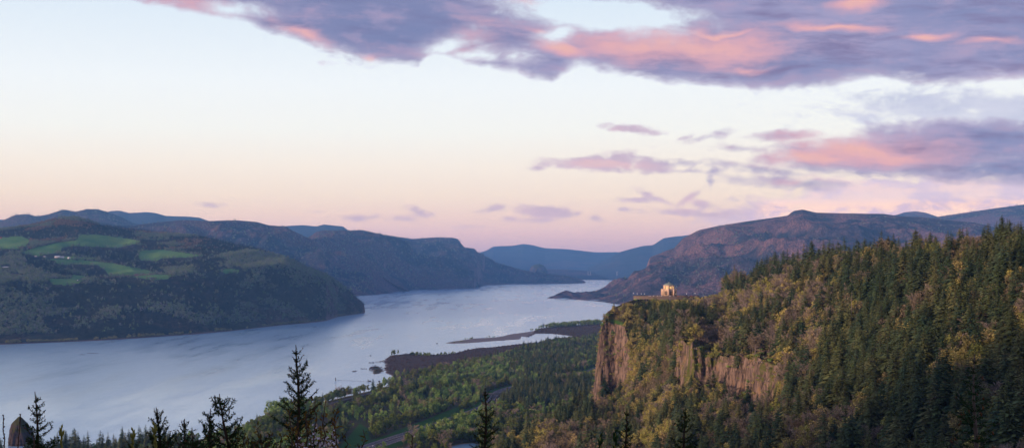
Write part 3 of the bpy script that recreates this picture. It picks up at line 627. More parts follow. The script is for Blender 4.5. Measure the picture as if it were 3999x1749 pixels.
# ------------------------------------------------------------------ the flat land between bluff and river
LANDP = [(-900, 1990), (-300, 1850), (60, 1795), (300, 1765), (560, 1738), (800, 1712), (960, 1680), (1020, 1640), (1048, 1606), (1090, 1592), (1180, 1585), (1260, 1570), (1310, 1556), (1385, 1539), (1402, 1534), (1442, 1525), (1522, 1505), (1543, 1499),
         (1542, 1478), (1528, 1464), (1508, 1456), (1503, 1443), (1507, 1429), (1501, 1410), (1512, 1399), (1524, 1387), (1598, 1380), (1708, 1384), (1775, 1379), (1819, 1366), (1885, 1355), (1900, 1357), (2060, 1339), (2124, 1333), (2177, 1320), (2246, 1314.5),
         (2198, 1307), (2140, 1302), (2092, 1302), (2081, 1308), (2060, 1316), (2036, 1313), (2030, 1324), (1964, 1329), (1900, 1333), (1831, 1339), (1772, 1341), (1738, 1339), (1767, 1333), (1815, 1326), (1852, 1321), (1905, 1318), (1932, 1317), (1958, 1313), (1990, 1305), (2022, 1301), (2086, 1292),
         (2092, 1284), (2140, 1277), (2200, 1273), (2273, 1268), (2350, 1262), (2700, 1250), (3300, 1240), (3900, 1500), (3900, 1990)]
ISLE = [(1452, 1431), (1470, 1426), (1484, 1430), (1496, 1440), (1503, 1448), (1490, 1456), (1462, 1462), (1452, 1455), (1449, 1442)]
POND = [(1765, 1742), (1800, 1734), (1850, 1729), (1874, 1738), (1874, 1790), (1765, 1790)]
ROAD = [(1330, 1800), (1400, 1765), (1470, 1738), (1540, 1715), (1620, 1690), (1700, 1664), (1780, 1636), (1850, 1610), (1900, 1590), (1930, 1570), (1945, 1550), (1960, 1530), (2000, 1515), (2060, 1502), (2140, 1492), (2210, 1483), (2265, 1471), (2305, 1454), (2345, 1436), (2400, 1420)]
GZ = 3.0
def gpoly(P, z=GZ): return [tuple(on_z(x, y, z)[:2]) for x, y in P]
road_xy = gpoly(ROAD)
XL = np.concatenate([[-1400], np.linspace(-1150, 1100, 420), [1500]]);
pyg = np.concatenate([np.linspace(2000, 1760, 20), np.linspace(1757, 1245, 360)])
pxg = np.linspace(-700, 3200, 700)
GXp, GYp = np.meshgrid(pxg, pyg)
Wg = on_z(GXp, GYp, GZ)
gX, gY = Wg[..., 0], Wg[..., 1]
land_xy = gpoly(LANDP, 0.0)
def signed(X, Y, poly):
    d = seg_dist(X, Y, poly + poly[:1]); return np.where(inpoly(X, Y, poly), d, -d)
sd = signed(gX, gY, land_xy) + (fbm(gX / 14, gY / 22, 91, 4) - 0.5) * 14
sd = np.maximum(sd, signed(gX, gY, gpoly(ISLE, 0)) + (fbm(gX / 8, gY / 12, 92, 3) - 0.5) * 14 - 3)
sd = np.minimum(sd, -signed(gX, gY, gpoly(POND, 0)))
sd = np.minimum(sd, 1e3)
bar = signed(gX, gY, gpoly([(1735, 1342), (1770, 1330), (1900, 1312), (1990, 1302), (2085, 1290), (2095, 1303), (2060, 1318), (2038, 1326), (1900, 1336), (1780, 1343)], 0))
marsh_xy = gpoly(D([(960, 905), (1030, 885), (1100, 883), (1150, 886), (1200, 874), (1300, 864), (1400, 849), (1450, 841), (1520, 834), (1520, 846), (1400, 860), (1300, 880), (1250, 900), (1180, 915), (1120, 930), (1060, 945), (1000, 948), (965, 945)]), 0)
marsh2_xy = gpoly(D([(1325, 850), (1345, 832), (1390, 820), (1510, 812), (1560, 815), (1560, 836), (1440, 848)]), 0)
msh = np.maximum(signed(gX, gY, marsh_xy), signed(gX, gY, marsh2_xy))
rd = seg_dist(gX, gY, road_xy)
gz = np.clip(sd * 0.10, -4, 0.7) + np.clip((sd - 25) * 0.02, 0, 2.3) + (fbm(gX / 60, gY / 60, 93, 4) - 0.5) * 1.2 * np.clip(sd / 40, 0, 1)
gz = gz - np.clip(msh / 20, 0, 1) * np.clip(gz - 0.6, 0, 5)
gz = gz * np.clip((rd - 18) / 14, 0, 1) + (GZ + 1.0) * (1 - np.clip((rd - 18) / 14, 0, 1))
Wg[..., 2] = gz
idx = np.arange(gz.size).reshape(gz.shape)
q = np.stack([idx[:-1, :-1], idx[:-1, 1:], idx[1:, 1:], idx[1:, :-1]], -1).reshape(-1, 4)
def ground_fn(g, b):
    p = pos(g)
    m = g.noise(g.vmath('SCALE', p, 1 / 30), 1.0, 5.0, 0.6); f = g.noise(g.vmath('SCALE', p, 1 / 3.0), 1.0, 4.0, 0.6)
    c = g.mix(g.step(m, 0.4, 0.6), (0.045, 0.060, 0.022), (0.075, 0.062, 0.038))
    c = g.mix(g.attr('grass'), c, g.mix(m, (0.028, 0.085, 0.018), (0.05, 0.13, 0.022)))
    c = g.mix(g.attr('marsh'), c, g.mix(f, (0.055, 0.042, 0.036), (0.10, 0.074, 0.06)))
    c = g.mix(g.attr('sand'), c, g.mix(f, (0.17, 0.15, 0.14), (0.27, 0.24, 0.22)))
    c = g.mix(g.attr('shoulder'), c, (0.10, 0.09, 0.085))
    bump(g, b, f, 0.6, 0.5)
    return c
M_ground = material('ground', ground_fn, 0.95, 0.05)
gr_me = mesh_from('ground', Wg.reshape(-1, 3), [q], [M_ground], smooth=True); tag(obj('ground', gr_me), kind='structure')
mead_l = signed(gX, gY, gpoly(D([(840, 1140), (880, 1090), (905, 1060), (930, 1078), (935, 1110), (990, 1085), (1080, 1050), (1160, 1018), (1168, 1026), (1090, 1066), (940, 1132)])))
mead_r = signed(gX, gY, gpoly(D([(1236, 1006), (1246, 988), (1262, 986), (1262, 1004), (1250, 1012)])))
park = signed(gX, gY, gpoly([(1300, 1560), (1545, 1499), (1640, 1480), (1600, 1510), (1500, 1530), (1330, 1575)]))
attr(gr_me, 'grass', np.clip(np.maximum(np.maximum(mead_l, mead_r) / 4, (34 - rd) / 6), 0, 1))
attr(gr_me, 'marsh', np.clip(msh / 10 + 1, 0, 1)); attr(gr_me, 'sand', np.clip(np.maximum(bar / 6, (6 - sd) / 4 * (sd < 8) * (park < -20) * 0.6), 0, 1)); attr(gr_me, 'shoulder', np.clip((19 - rd) / 2, 0, 1))

# ------------------------------------------------------------------ highway
def ribbon(name, line, offs, z, mat, step_=12.0, kind='structure', dash=None, thick=None, parent=None):
    P = np.array(line, float); d = np.r_[0, np.cumsum(np.hypot(*np.diff(P, axis=0).T))]
    s = np.arange(0, d[-1], step_); X = np.interp(s, d, P[:, 0]); Y = np.interp(s, d, P[:, 1])
    for _ in range(4):
        X[1:-1] = (X[:-2] + 2 * X[1:-1] + X[2:]) / 4; Y[1:-1] = (Y[:-2] + 2 * Y[1:-1] + Y[2:]) / 4
    tx = np.gradient(X); ty = np.gradient(Y); l = np.hypot(tx, ty); nx, ny = ty / l, -tx / l
    V, Q = [], []
    zs = (z,) if thick is None else (z, z + thick)
    for o in offs: V.append(np.stack([X + nx * o, Y + ny * o, np.full(len(s), z)], -1))
    A = np.array(V)
    i = np.arange(A.shape[0] * A.shape[1]).reshape(A.shape[:2]); q = []
    for k in range(0, len(offs), 2):
        a, b_ = i[k], i[k + 1]; qq = np.stack([a[:-1], a[1:], b_[1:], b_[:-1]], -1)
        if dash: qq = qq[::dash]
        q.append(qq)
    V = A.reshape(-1, 3)
    if thick is not None:
        n = len(V); V = np.concatenate([V, V + [0, 0, thick]]); base = np.concatenate(q); q = [base + n]
        for k in range(len(offs)):
            a = i[k]; q.append(np.stack([a[:-1], a[1:], a[1:] + n, a[:-1] + n], -1))
    o = obj(name, mesh_from(name, V, [np.concatenate(q)], [mat]), parent)
    if kind: o['kind'] = kind
    return o, (X, Y, nx, ny)
M_asph = material('asphalt', lambda g, b: g.mix(g.noise(g.vmath('SCALE', pos(g), 0.4), 1.0, 4.0), (0.065, 0.064, 0.072), (0.095, 0.094, 0.10)), 0.85, 0.3)
M_paint = material('road_paint', lambda g, b: (0.75, 0.75, 0.72), 0.6)
M_conc = material('concrete', lambda g, b: g.mix(g.noise(g.vmath('SCALE', pos(g), 0.3), 1.0, 4.0), (0.13, 0.13, 0.13), (0.20, 0.195, 0.19)), 0.9, 0.2)
RZ = GZ + 1.0
hw, RC = ribbon('highway', road_xy, [-16.5, -2.0, 2.0, 16.5], RZ + 0.06, M_asph)
ribbon('road_marking', road_xy, [-15.2, -14.9, -3.6, -3.3, 3.3, 3.6, 14.9, 15.2], RZ + 0.07, M_paint)
ribbon('road_marking', road_xy, [-9.4, -9.15, 9.15, 9.4], RZ + 0.071, M_paint, 4.0, dash=3)
ribbon('road', [(x + 62, y + 22) for x, y in road_xy[:8]], [-4, 4], RZ + 0.05, M_asph)
bar_o, _ = ribbon('median_barrier', road_xy, [-0.3, 0.3], RZ, M_conc, kind=None, thick=0.9)
tag(bar_o, 'low concrete barrier running along the middle of the highway', 'barrier')
# parking loop on the river bank
ribbon('park_road', gpoly([(1180, 1610), (1290, 1575), (1400, 1546), (1500, 1522), (1560, 1506), (1640, 1482), (1760, 1462)], 3), [-5, 5], 3.35, M_asph)
M_asph2 = M_asph
# overpass
def overpass():
    a = on_z(1850, 1538.5, 10.5); b = on_z(1990, 1536, 10.5); mid = (a + b) / 2
    L = float(np.hypot(*(b - a)[:2])); ang = math.atan2(b[1] - a[1], b[0] - a[0])
    root = empty('road_bridge', (mid[0], mid[1], RZ), ang)
    tag(root, 'flat concrete overpass crossing above the highway between dark firs', 'bridge')
    m = MB(); m.box((-L / 2, -5.5, 5.6), (L / 2, 5.5, 6.7)); m.build('deck', M_conc, root)
    for s in (-1, 1):
        m = MB(); m.box((-L / 2, s * 5.3 - .15, 6.703), (L / 2, s * 5.3 + .15, 7.6)); m.build('railing', M_conc, root)
    for x in np.linspace(-L / 2 + 12, L / 2 - 6, 5):
        m = MB()
        for s in (-1, 1): m.box((x - .6, s * 3.5 - .6, -1), (x + .6, s * 3.5 + .6, 5.0))
        m.box((x - .8, -5, 5.0), (x + .8, 5, 5.597)); m.build('pier', M_conc, root)
overpass()

# ------------------------------------------------------------------ viewpoint hill under and behind the camera, plus an added unseen ridge for shade
gx = np.linspace(-2600, 1900, 165); gy_ = np.linspace(-1600, 900, 110)
HX, HY2 = np.meshgrid(gx, gy_)
def near_z(X, Y):
    r = 6 - 0.62 * np.clip(Y - 4, 0, 1e9) ** 1.0
    z = 272 + np.where(Y > 4, -0.62 * (Y - 4), 0)
    z = np.where(Y < -30, 272 + np.clip((-Y - 30) * 0.16, 0, 130), z)
    lim = np.interp(X, [-1200, -300, 0, 260, 420, 1500], [2, 4, 8, 95, 120, 190])
    z = np.maximum(z, lim)
    shade_ridge = np.clip((300 - Y) / 220, 0, 1) ** 0.8 * np.clip((-X - 620) / 330, 0, 1) * np.clip((X + 2300) / 300, 0, 1)  # added out-of-view ridge, shaped to throw shade on the lower right slope
    side = np.clip((-X - 700) / 500, 0, 1) * np.clip((Y + 60) / 60, 0, 1)
    z = z * (1 - side) + 3 * side
    z = z * (1 - shade_ridge) + 505 * shade_ridge
    return z + (fbm(X / 60, Y / 60, 97, 4) - 0.5) * 10 * np.clip(np.hypot(X, Y) / 60 - 0.4, 0, 1)
Z = near_z(HX, HY2)
idx = np.arange(Z.size).reshape(Z.shape)
q = np.stack([idx[:-1, :-1], idx[:-1, 1:], idx[1:, 1:], idx[1:, :-1]], -1).reshape(-1, 4)
keep = HY2[:-1, :-1].reshape(-1) < 870
tag(obj('hillside', mesh_from('hillside', np.stack([HX, HY2, Z], -1).reshape(-1, 3), [q[keep]], [M_ground], smooth=True)), kind='structure')
# ------------------------------------------------------------------ tree meshes (unit height)
def foliage_mat(name, cols, rough=0.9, trans=0.0):
    def fn(g, b):
        oi = K(g, g.node('ShaderNodeObjectInfo').outputs['Random'])
        ri = K(g, g.node('ShaderNodeNewGeometry').outputs['Random Per Island'])
        n = len(cols)
        c = g.ramp(oi, [(i / max(n - 1, 1), cols[i]) for i in range(n)])
        hsv = g.node('ShaderNodeHueSaturation'); g.put(hsv.inputs['Color'], c); g.put(hsv.inputs['Value'], g.lin(ri, 0, 1, 0.6, 1.4)); g.put(hsv.inputs['Hue'], g.lin(ri, 0, 1, 0.487, 0.513))
        return K(g, hsv.outputs[0])
    return material(name, fn, rough, 0.05)
M_fir = foliage_mat('fir_needles', [(0.0504, 0.0918, 0.0452), (0.0934, 0.1337, 0.0515), (0.1612, 0.1832, 0.0644), (0.0718, 0.1267, 0.0644), (0.2153, 0.2114, 0.0771)])
M_maple = foliage_mat('budding_leaves', [(0.2246, 0.2199, 0.0638), (0.3963, 0.3713, 0.1031), (0.3301, 0.2750, 0.1177), (0.5286, 0.4539, 0.1349), (0.2641, 0.3025, 0.0736), (0.4095, 0.3162, 0.1595)])
M_bare = foliage_mat('bare_twigs', [(0.2434, 0.1981, 0.1514), (0.3371, 0.2814, 0.2162), (0.1872, 0.1563, 0.1188), (0.3745, 0.3127, 0.2595)])
M_cot = foliage_mat('cottonwood_leaves', [(0.1216, 0.2421, 0.0540), (0.2021, 0.3294, 0.0801), (0.2863, 0.4115, 0.1095), (0.1617, 0.2859, 0.0801), (0.3370, 0.4336, 0.1313), (0.2223, 0.3683, 0.0876), (0.2863, 0.2859, 0.1313)])
M_cotg = foliage_mat('spring_leaves', [(0.1311, 0.1958, 0.0366), (0.1794, 0.2255, 0.0470), (0.1035, 0.1602, 0.0314), (0.2070, 0.2136, 0.0522)])
M_tan = foliage_mat('tan_budding_leaves', [(0.2208, 0.1836, 0.1100), (0.1748, 0.1458, 0.0935), (0.2576, 0.2268, 0.1210), (0.1932, 0.1512, 0.1100)])
M_hfir = foliage_mat('hill_fir_needles', [(0.0075, 0.0159, 0.0129), (0.0118, 0.0222, 0.0161), (0.0178, 0.0285, 0.0176)])
M_hcot = foliage_mat('hill_leaves', [(0.1238, 0.2082, 0.1180), (0.2065, 0.2226, 0.1971), (0.1377, 0.2226, 0.0944), (0.2340, 0.2512, 0.2280), (0.1649, 0.2694, 0.1102), (0.1925, 0.2010, 0.1771)])
M_rust = foliage_mat('rusty_leaves', [(0.2276, 0.1544, 0.0985), (0.1750, 0.1339, 0.0985), (0.2626, 0.1853, 0.1093)])
M_willow = foliage_mat('willow_twigs', [(0.0918, 0.0600, 0.0504), (0.1242, 0.0792, 0.0655), (0.0702, 0.0504, 0.0454), (0.1026, 0.0816, 0.0567)])
M_shorew = foliage_mat('shore_willow_leaves', [(0.2166, 0.2166, 0.0892), (0.2803, 0.2675, 0.1147), (0.1656, 0.1784, 0.0892)])
M_white = foliage_mat('blossom_tree', [(0.30, 0.27, 0.27), (0.36, 0.33, 0.34)])
M_bark = material('bark', lambda g, b: g.mix(g.noise(g.vmath('SCALE', pos(g), 2.0), 1.0, 4.0), (0.05, 0.038, 0.030), (0.13, 0.10, 0.08)), 0.95, 0.1)
M_pale = material('pale_bark', lambda g, b: g.mix(g.noise(g.vmath('SCALE', pos(g), 2.0), 1.0, 4.0), (0.14, 0.115, 0.095), (0.26, 0.22, 0.19)), 0.95, 0.1)

def cards(C, A, B, kite=True):
    """quads centred on C spanned by half-vectors A and B"""
    if kite: V = np.stack([C - A, C + B * 0.9 - A * 0.1, C + A, C - B * 0.9 - A * 0.1], 1)
    else: V = np.stack([C - A - B, C + A - B, C + A + B, C - A + B], 1)
    return V.reshape(-1, 3), np.arange(len(C) * 4).reshape(-1, 4)
def fir_crown(r, levels=26, nb=8, leaf=5, R=0.17, z0=0.10, power=0.8, gaps=0.1, top=1.0):
    C, A, B = [], [], []
    for i in range(levels):
        t = (i + r.random() * 0.6) / levels
        z = z0 + (1 - z0) * t
        rad = R * ((1 - t) ** power) * (0.75 + 0.45 * r.random()) + 0.006
        if t < 0.15: rad *= 0.6 + 2.5 * t
        for j in range(nb):
            if r.random() < gaps: continue
            a = r.random() * 2 * math.pi
            L = rad * (0.7 + 0.5 * r.random()); droop = 0.28 + 0.25 * r.random() - 0.30 * t
            d = np.array([math.cos(a), math.sin(a), 0]); s = np.array([-math.sin(a), math.cos(a), 0])
            for k in range(leaf):
                u = (k + 0.6) / leaf
                c = d * L * u + np.array([0, 0, z - droop * L * u * u + 0.004 * (r.random() - 0.5)])
                sd_ = (r.random() - 0.5) * 2
                w = L * (0.55 - 0.35 * u)
                dirv = d * 0.7 + s * sd_ * 0.9; dirv = dirv / np.linalg.norm(dirv)
                h = L * (0.30 - 0.08 * u) + 0.004
                C.append(c + s * sd_ * w * 0.5); A.append(dirv * h + np.array([0, 0, -0.35 * h])); B.append(np.cross(dirv, [0, 0, 1]) * h * 0.42 + np.array([0, 0, (r.random() - 0.3) * h * 0.5]))
    C.append(np.array([0, 0, 0.985])); A.append(np.array([0, 0, 0.022])); B.append(np.array([0.004, 0, 0]))
    return cards(np.array(C), np.array(A), np.array(B))
def leaf_cloud(r, centres, radii, n, size, flat=0.9):
    C, A, B = [], [], []
    for c, rad in zip(centres, radii):
        v = r.normal(size=(n, 3)); v /= np.linalg.norm(v, axis=1, keepdims=True)
        v *= (r.random((n, 1)) ** 0.45)
        P = c + v * rad
        a = r.normal(size=(n, 3)); a /= np.linalg.norm(a, axis=1, keepdims=True)
        b = np.cross(a, r.normal(size=(n, 3))); b /= np.linalg.norm(b, axis=1, keepdims=True) + 1e-9
        s = size * (0.6 + 0.8 * r.random((n, 1)))
        C.append(P); A.append(a * s); B.append(b * s * flat)
    return cards(np.concatenate(C), np.concatenate(A), np.concatenate(B))
def broad(r, R=0.26, zc=0.62, rz=0.36, clusters=16, n=60, size=0.020, fork=0.3):
    cs, rs = [], []
    m = MB()
    m.tube([(0, 0, -0.04), (0.01 * r.normal(), 0.01 * r.normal(), fork), (0.02 * r.normal(), 0.02 * r.normal(), zc + rz * 0.6)], [0.016, 0.012, 0.003], 5)
    for i in range(clusters):
        v = r.normal(size=3); v /= np.linalg.norm(v); v *= r.random() ** 0.4
        c = np.array([v[0] * R, v[1] * R, zc + v[2] * rz]); c[2] = max(c[2], fork * 0.9)
        k = 1 - max(0, (c[2] - zc) / rz) * 0.35
        cs.append(c * [k, k, 1]); rs.append(np.array([0.085, 0.085, 0.10]) * (0.7 + 0.7 * r.random()))
        if i % 2 == 0:
            z1 = fork * (0.7 + 0.6 * r.random())
            m.tube([(0, 0, z1), tuple(cs[-1] * [0.55, 0.55, 0] + [0, 0, z1 * 0.45 + cs[-1][2] * 0.55]), tuple(cs[-1])], [0.007, 0.005, 0.0015], 4)
    return leaf_cloud(r, cs, rs, n, size), m
def bare(r, R=0.24, zc=0.6, n=650):
    m = MB()
    m.tube([(0, 0, -0.04), (0.01, 0, 0.3), (0.02 * r.normal(), 0.02 * r.normal(), 0.92)], [0.018, 0.013, 0.002], 5)
    C, A, B = [], [], []
    for i in range(26):
        a = r.random() * 6.283; z1 = 0.2 + 0.6 * r.random(); L = R * (1.1 - 0.5 * z1) * (0.7 + 0.5 * r.random())
        e = np.array([math.cos(a) * L, math.sin(a) * L, z1 + L * (0.6 + 0.5 * r.random())]); e[2] = min(e[2], 0.97)
        s = np.array([0, 0, z1])
        m.tube([tuple(s), tuple(s * 0.5 + e * 0.5 + [0, 0, -0.01]), tuple(e)], [0.006, 0.004, 0.0012], 4)
        k = n // 26
        t = r.random((k, 1)) ** 0.6
        p = s * (1 - t) + e * t; d = (e - s) / np.linalg.norm(e - s) * 0.5 + r.normal(size=(k, 3)) * 0.7 + [0, 0, 0.35]; d /= np.linalg.norm(d, axis=1, keepdims=True)
        l = 0.035 * (0.5 + r.random((k, 1)))
        C.append(p + d * l); A.append(d * l); b = np.cross(d, r.normal(size=(k, 3))); B.append(b / (np.linalg.norm(b, axis=1, keepdims=True) + 1e-9) * 0.0045)
    return cards(np.concatenate(C), np.concatenate(A), np.concatenate(B)), m
def fir_trunk(r, zt=0.97, w=0.013):
    m = MB(); m.tube([(0, 0, -0.05), (0.003 * r.normal(), 0.003 * r.normal(), 0.5), (0, 0, zt)], [w, w * 0.55, 0.0015], 5)
    return m
def pair(name, crown, trunk, mats):
    """crown mesh, trunk mesh, and a joined mesh for masses"""
    (V, Q) = crown
    cm = mesh_from(name + '_crown', V, [Q], [mats[0]])
    tm = trunk.mesh(name + '_trunk', [mats[1]])
    tv = np.concatenate(trunk.v); tq = np.concatenate(trunk.q); tt = np.concatenate(trunk.t) if trunk.t else np.zeros((0, 3), int)
    jm = mesh_from(name + '_whole', np.concatenate([V, tv]), [Q, tq + len(V), tt + len(V)], mats, np.r_[np.zeros(len(Q)), np.ones(len(tq) + len(tt))])
    o = bpy.data.objects.new(name + '_source', jm)
    return cm, tm, o
R0 = np.random.default_rng(11)
FIR = [pair('fir', fir_crown(R0, 30, 9, 5, R, z0, pw, gp), fir_trunk(R0), (M_fir, M_bark)) for R, z0, pw, gp in
       [(0.22, 0.08, 0.8, 0.1), (0.18, 0.12, 0.75, 0.15), (0.26, 0.06, 0.85, 0.1), (0.21, 0.20, 0.6, 0.22), (0.16, 0.15, 0.7, 0.2), (0.24, 0.10, 0.7, 0.12), (0.20, 0.28, 0.55, 0.28)]]
MAPLE = [pair('maple', *broad(R0, R, zc, rz, cl, n, s, f), (mt_, M_pale)) for mt_, (R, zc, rz, cl, n, s, f) in zip((M_maple, M_maple, M_maple, M_tan, M_tan),
         [(0.30, 0.62, 0.34, 20, 60, 0.017, 0.25), (0.25, 0.60, 0.36, 16, 70, 0.018, 0.22), (0.34, 0.58, 0.34, 24, 55, 0.018, 0.2), (0.22, 0.6, 0.36, 14, 60, 0.017, 0.3), (0.28, 0.66, 0.28, 15, 60, 0.018, 0.35)])]
BARE = [pair('bare_tree', *bare(R0, R, 0.6, n), (M_bare, M_pale)) for R, n in [(0.28, 1100), (0.22, 900), (0.34, 1300)]]
COT = [pair('cottonwood', *broad(R0, R, zc, rz, cl, n, s, f), (mt_, M_pale)) for mt_, (R, zc, rz, cl, n, s, f) in zip((M_cot, M_cot, M_cotg, M_cotg),
       [(0.20, 0.50, 0.42, 20, 46, 0.026, 0.2), (0.24, 0.52, 0.40, 22, 46, 0.026, 0.2), (0.17, 0.50, 0.44, 17, 46, 0.026, 0.2), (0.26, 0.54, 0.38, 22, 46, 0.026, 0.25)])]
def low(name, mat, r, kind):
    if kind == 'fir': V, Q = fir_crown(r, 9, 6, 2, 0.17, 0.05, 0.85, 0.0)
    else: V, Q = leaf_cloud(r, [np.array([0.16 * r.normal(), 0.16 * r.normal(), 0.5 + 0.16 * r.normal()]) for _ in range(7)], [np.array([0.17, 0.17, 0.2])] * 7, 14, 0.060)
    return bpy.data.objects.new(name + '_source', mesh_from(name, V, [Q], [mat]))
LFIR = [low('far_fir', M_hfir, R0, 'fir') for _ in range(4)]
LCOT = [low('far_broadleaf', M_hcot, R0, 'b') for _ in range(5)]
LRUST = [low('far_rusty', M_rust, R0, 'b') for _ in range(2)]
LSHORE = [low('shore_willow', M_shorew, R0, 'b') for _ in range(3)]
LWHITE = [low('blossom', M_white, R0, 'b')]
WIL = [bpy.data.objects.new('willow_source', mesh_from('willow', *[(lambda c: (c[0], [c[1]]))(leaf_cloud(R0, [np.array([0.35 * R0.normal(), 0.35 * R0.normal(), 0.45]) for _ in range(6)], [np.array([0.35, 0.35, 0.45])] * 6, 22, 0.10, 0.5))][0], [M_willow])) for _ in range(3)]

# ------------------------------------------------------------------ masses of trees: one object each
def mass(name, pts, scl, src_idx, sources, label, cat='trees', wide=None):
    pts = np.asarray(pts, float); n = len(pts)
    if n == 0: return None
    me = bpy.data.meshes.new(name); me.vertices.add(n); me.vertices.foreach_set('co', pts.astype(np.float32).ravel())
    r = np.random.default_rng(n)
    attr(me, 'sz', scl); attr(me, 'rot', r.random(n) * 6.283); attr(me, 'wd', (0.85 + 0.6 * r.random(n)) * (1 if wide is None else wide))
    a = me.attributes.new('idx', 'INT', 'POINT'); a.data.foreach_set('value', np.asarray(src_idx, np.int32))
    o = obj(name, me)
    ng = bpy.data.node_groups.new(name, 'GeometryNodeTree')
    ng.interface.new_socket('Geometry', in_out='INPUT', socket_type='NodeSocketGeometry'); ng.interface.new_socket('Geometry', in_out='OUTPUT', socket_type='NodeSocketGeometry')
    N = ng.nodes; L = ng.links
    gi = N.new('NodeGroupInput'); go = N.new('NodeGroupOutput')
    ip = N.new('GeometryNodeInstanceOnPoints'); jg = N.new('GeometryNodeJoinGeometry')
    for s in sources[::-1]:
        oi = N.new('GeometryNodeObjectInfo'); oi.inputs['Object'].default_value = s; oi.inputs['As Instance'].default_value = True; oi.transform_space = 'ORIGINAL'
        L.new(oi.outputs['Geometry'], jg.inputs[0])
    def na(nm, t='FLOAT'):
        k = N.new('GeometryNodeInputNamedAttribute'); k.data_type = t; k.inputs['Name'].default_value = nm; return k.outputs['Attribute']
    L.new(gi.outputs[0], ip.inputs['Points']); L.new(jg.outputs[0], ip.inputs['Instance']); ip.inputs['Pick Instance'].default_value = True
    L.new(na('idx', 'INT'), ip.inputs['Instance Index'])
    cr = N.new('ShaderNodeCombineXYZ'); L.new(na('rot'), cr.inputs[2]); L.new(cr.outputs[0], ip.inputs['Rotation'])
    mw = N.new('ShaderNodeMath'); mw.operation = 'MULTIPLY'; L.new(na('sz'), mw.inputs[0]); L.new(na('wd'), mw.inputs[1])
    cs = N.new('ShaderNodeCombineXYZ'); L.new(mw.outputs[0], cs.inputs[0]); L.new(mw.outputs[0], cs.inputs[1]); L.new(na('sz'), cs.inputs[2]); L.new(cs.outputs[0], ip.inputs['Scale'])
    L.new(ip.outputs[0], go.inputs[0])
    md = o.modifiers.new('scatter', 'NODES'); md.node_group = ng
    return tag(o, label, cat, kind='stuff')

def sample_land(name, n, screen=False, tmax=None, seed=1, cellw=None):
    """random points on a landform, uniform over its surface or over the picture"""
    W, PX, T, Pp = LAND[name] if isinstance(name, str) else name
    r = np.random.default_rng(seed)
    a = W[1:, :-1] - W[:-1, :-1]; b = W[:-1, 1:] - W[:-1, :-1]
    if screen:
        sx, sy = project(W); w = np.abs(sy[1:, :-1] - sy[:-1, :-1]) + 0.02
    else: w = np.minimum(np.linalg.norm(np.cross(a, b), axis=-1), 2.5 * np.abs(a[..., 0] * b[..., 1] - a[..., 1] * b[..., 0]) + 0.3 * np.linalg.norm(np.cross(a, b), axis=-1))
    if cellw is not None: w = w * cellw(W[:-1, :-1], PX[:-1], T[:-1])
    c = np.cumsum(w.ravel()); k = np.searchsorted(c, r.random(n) * c[-1]); i, j = np.divmod(k, w.shape[1])
    u, v = r.random((2, n))
    P = W[i, j] + a[i, j] * u[:, None] + b[i, j] * v[:, None]
    return P, PX[j] + u * (PX[1] - PX[0]), T[i] + u * (T[1] - T[0] if len(T) > 1 else 0), c[-1]

# ---- hill across the river
P, pxs, ts, area = sample_land('hill', 66000, seed=5, cellw=lambda W, PX, T: np.ones(len(T))[:, None] * (PX > -760)[None])
hx_, hy2 = project(P)
inm = np.zeros(len(P), bool)
for f_ in FIELDS + SOIL: inm |= inpoly(hx_, hy2, f_)
for f_ in FIELDS:
    for dy_ in (4, 8, 12): inm |= inpoly(hx_, hy2 - dy_, f_) & (np.random.default_rng(2).random(len(P)) < 0.85)
farm = inpoly(hx_, hy2, [(120, 998), (150, 990), (285, 994), (285, 1014), (210, 1014), (130, 1010)]); lane = seg_dist(hx_, hy2, [(285, 1120), (303, 1096), (320, 1088), (400, 1075), (480, 1066), (640, 1062)]) < 4
keep = ~inm & (P[:, 2] > 5) & ~farm & ~lane & ~((hx_ < 45) & (hx_ > 5) & (np.abs(hy2 - 1046) < 7))
P, hx_, hy2 = P[keep], hx_[keep], hy2[keep]
cl = 0.5 + 1.5 * (fbm(P[:, 0] / 260, P[:, 1] / 380, 101, 4) - 0.5); cl2 = fbm(P[:, 0] / 60, P[:, 1] / 90, 103, 3); r = np.random.default_rng(3)
conprob = np.clip((cl + cl2 * 0.6 - 0.70) * 5 + 0.35, 0.05, 0.97)
low_zone = (hy2 < 1000) & (hx_ > 0)
grove = inpoly(hx_, hy2, C1([(435, 300), (560, 300), (690, 320), (820, 350), (1000, 440), (980, 470), (800, 430), (560, 405), (430, 370)])) | inpoly(hx_, hy2, C1([(150, 400), (300, 400), (420, 460), (520, 545), (480, 560), (260, 500)]))
conprob = np.where(grove, 0.93, conprob)
isf = r.random(len(P)) < conprob
rust = ~isf & (fbm(P[:, 0] / 200, P[:, 1] / 200, 107, 3) > 0.52) & (hy2 < 975)
white = ~isf & ~rust & (r.random(len(P)) < 0.012)
sh = (~isf) & (P[:, 2] < 22); white &= ~sh
sc_f = np.where(grove, 24, 15) + 10 * r.random(len(P)); sc_b = 10 + 7 * r.random(len(P))
near_e = 1.0
print('hill trees', len(P)); mass('fir_forest', P[isf], sc_f[isf], r.integers(0, 4, isf.sum()), LFIR, 'dark conifers scattered through the woods on the meadow hill', 'forest')
k = ~isf & ~rust & ~white & ~sh
mass('broadleaf_forest', P[k], sc_b[k], r.integers(0, 5, k.sum()), LCOT, 'grey green and purplish budding trees covering the meadow hill', 'forest')
mass('rusty_thicket', P[rust], sc_b[rust] * 0.9, r.integers(0, 2, rust.sum()), LRUST, 'rust coloured budding trees along the upper meadows of the hill', 'trees')
mass('blossoming_scrub', P[white], sc_b[white] * 0.8, np.zeros(white.sum()), LWHITE, 'pale blossoming trees dotted over the meadow hill', 'trees')
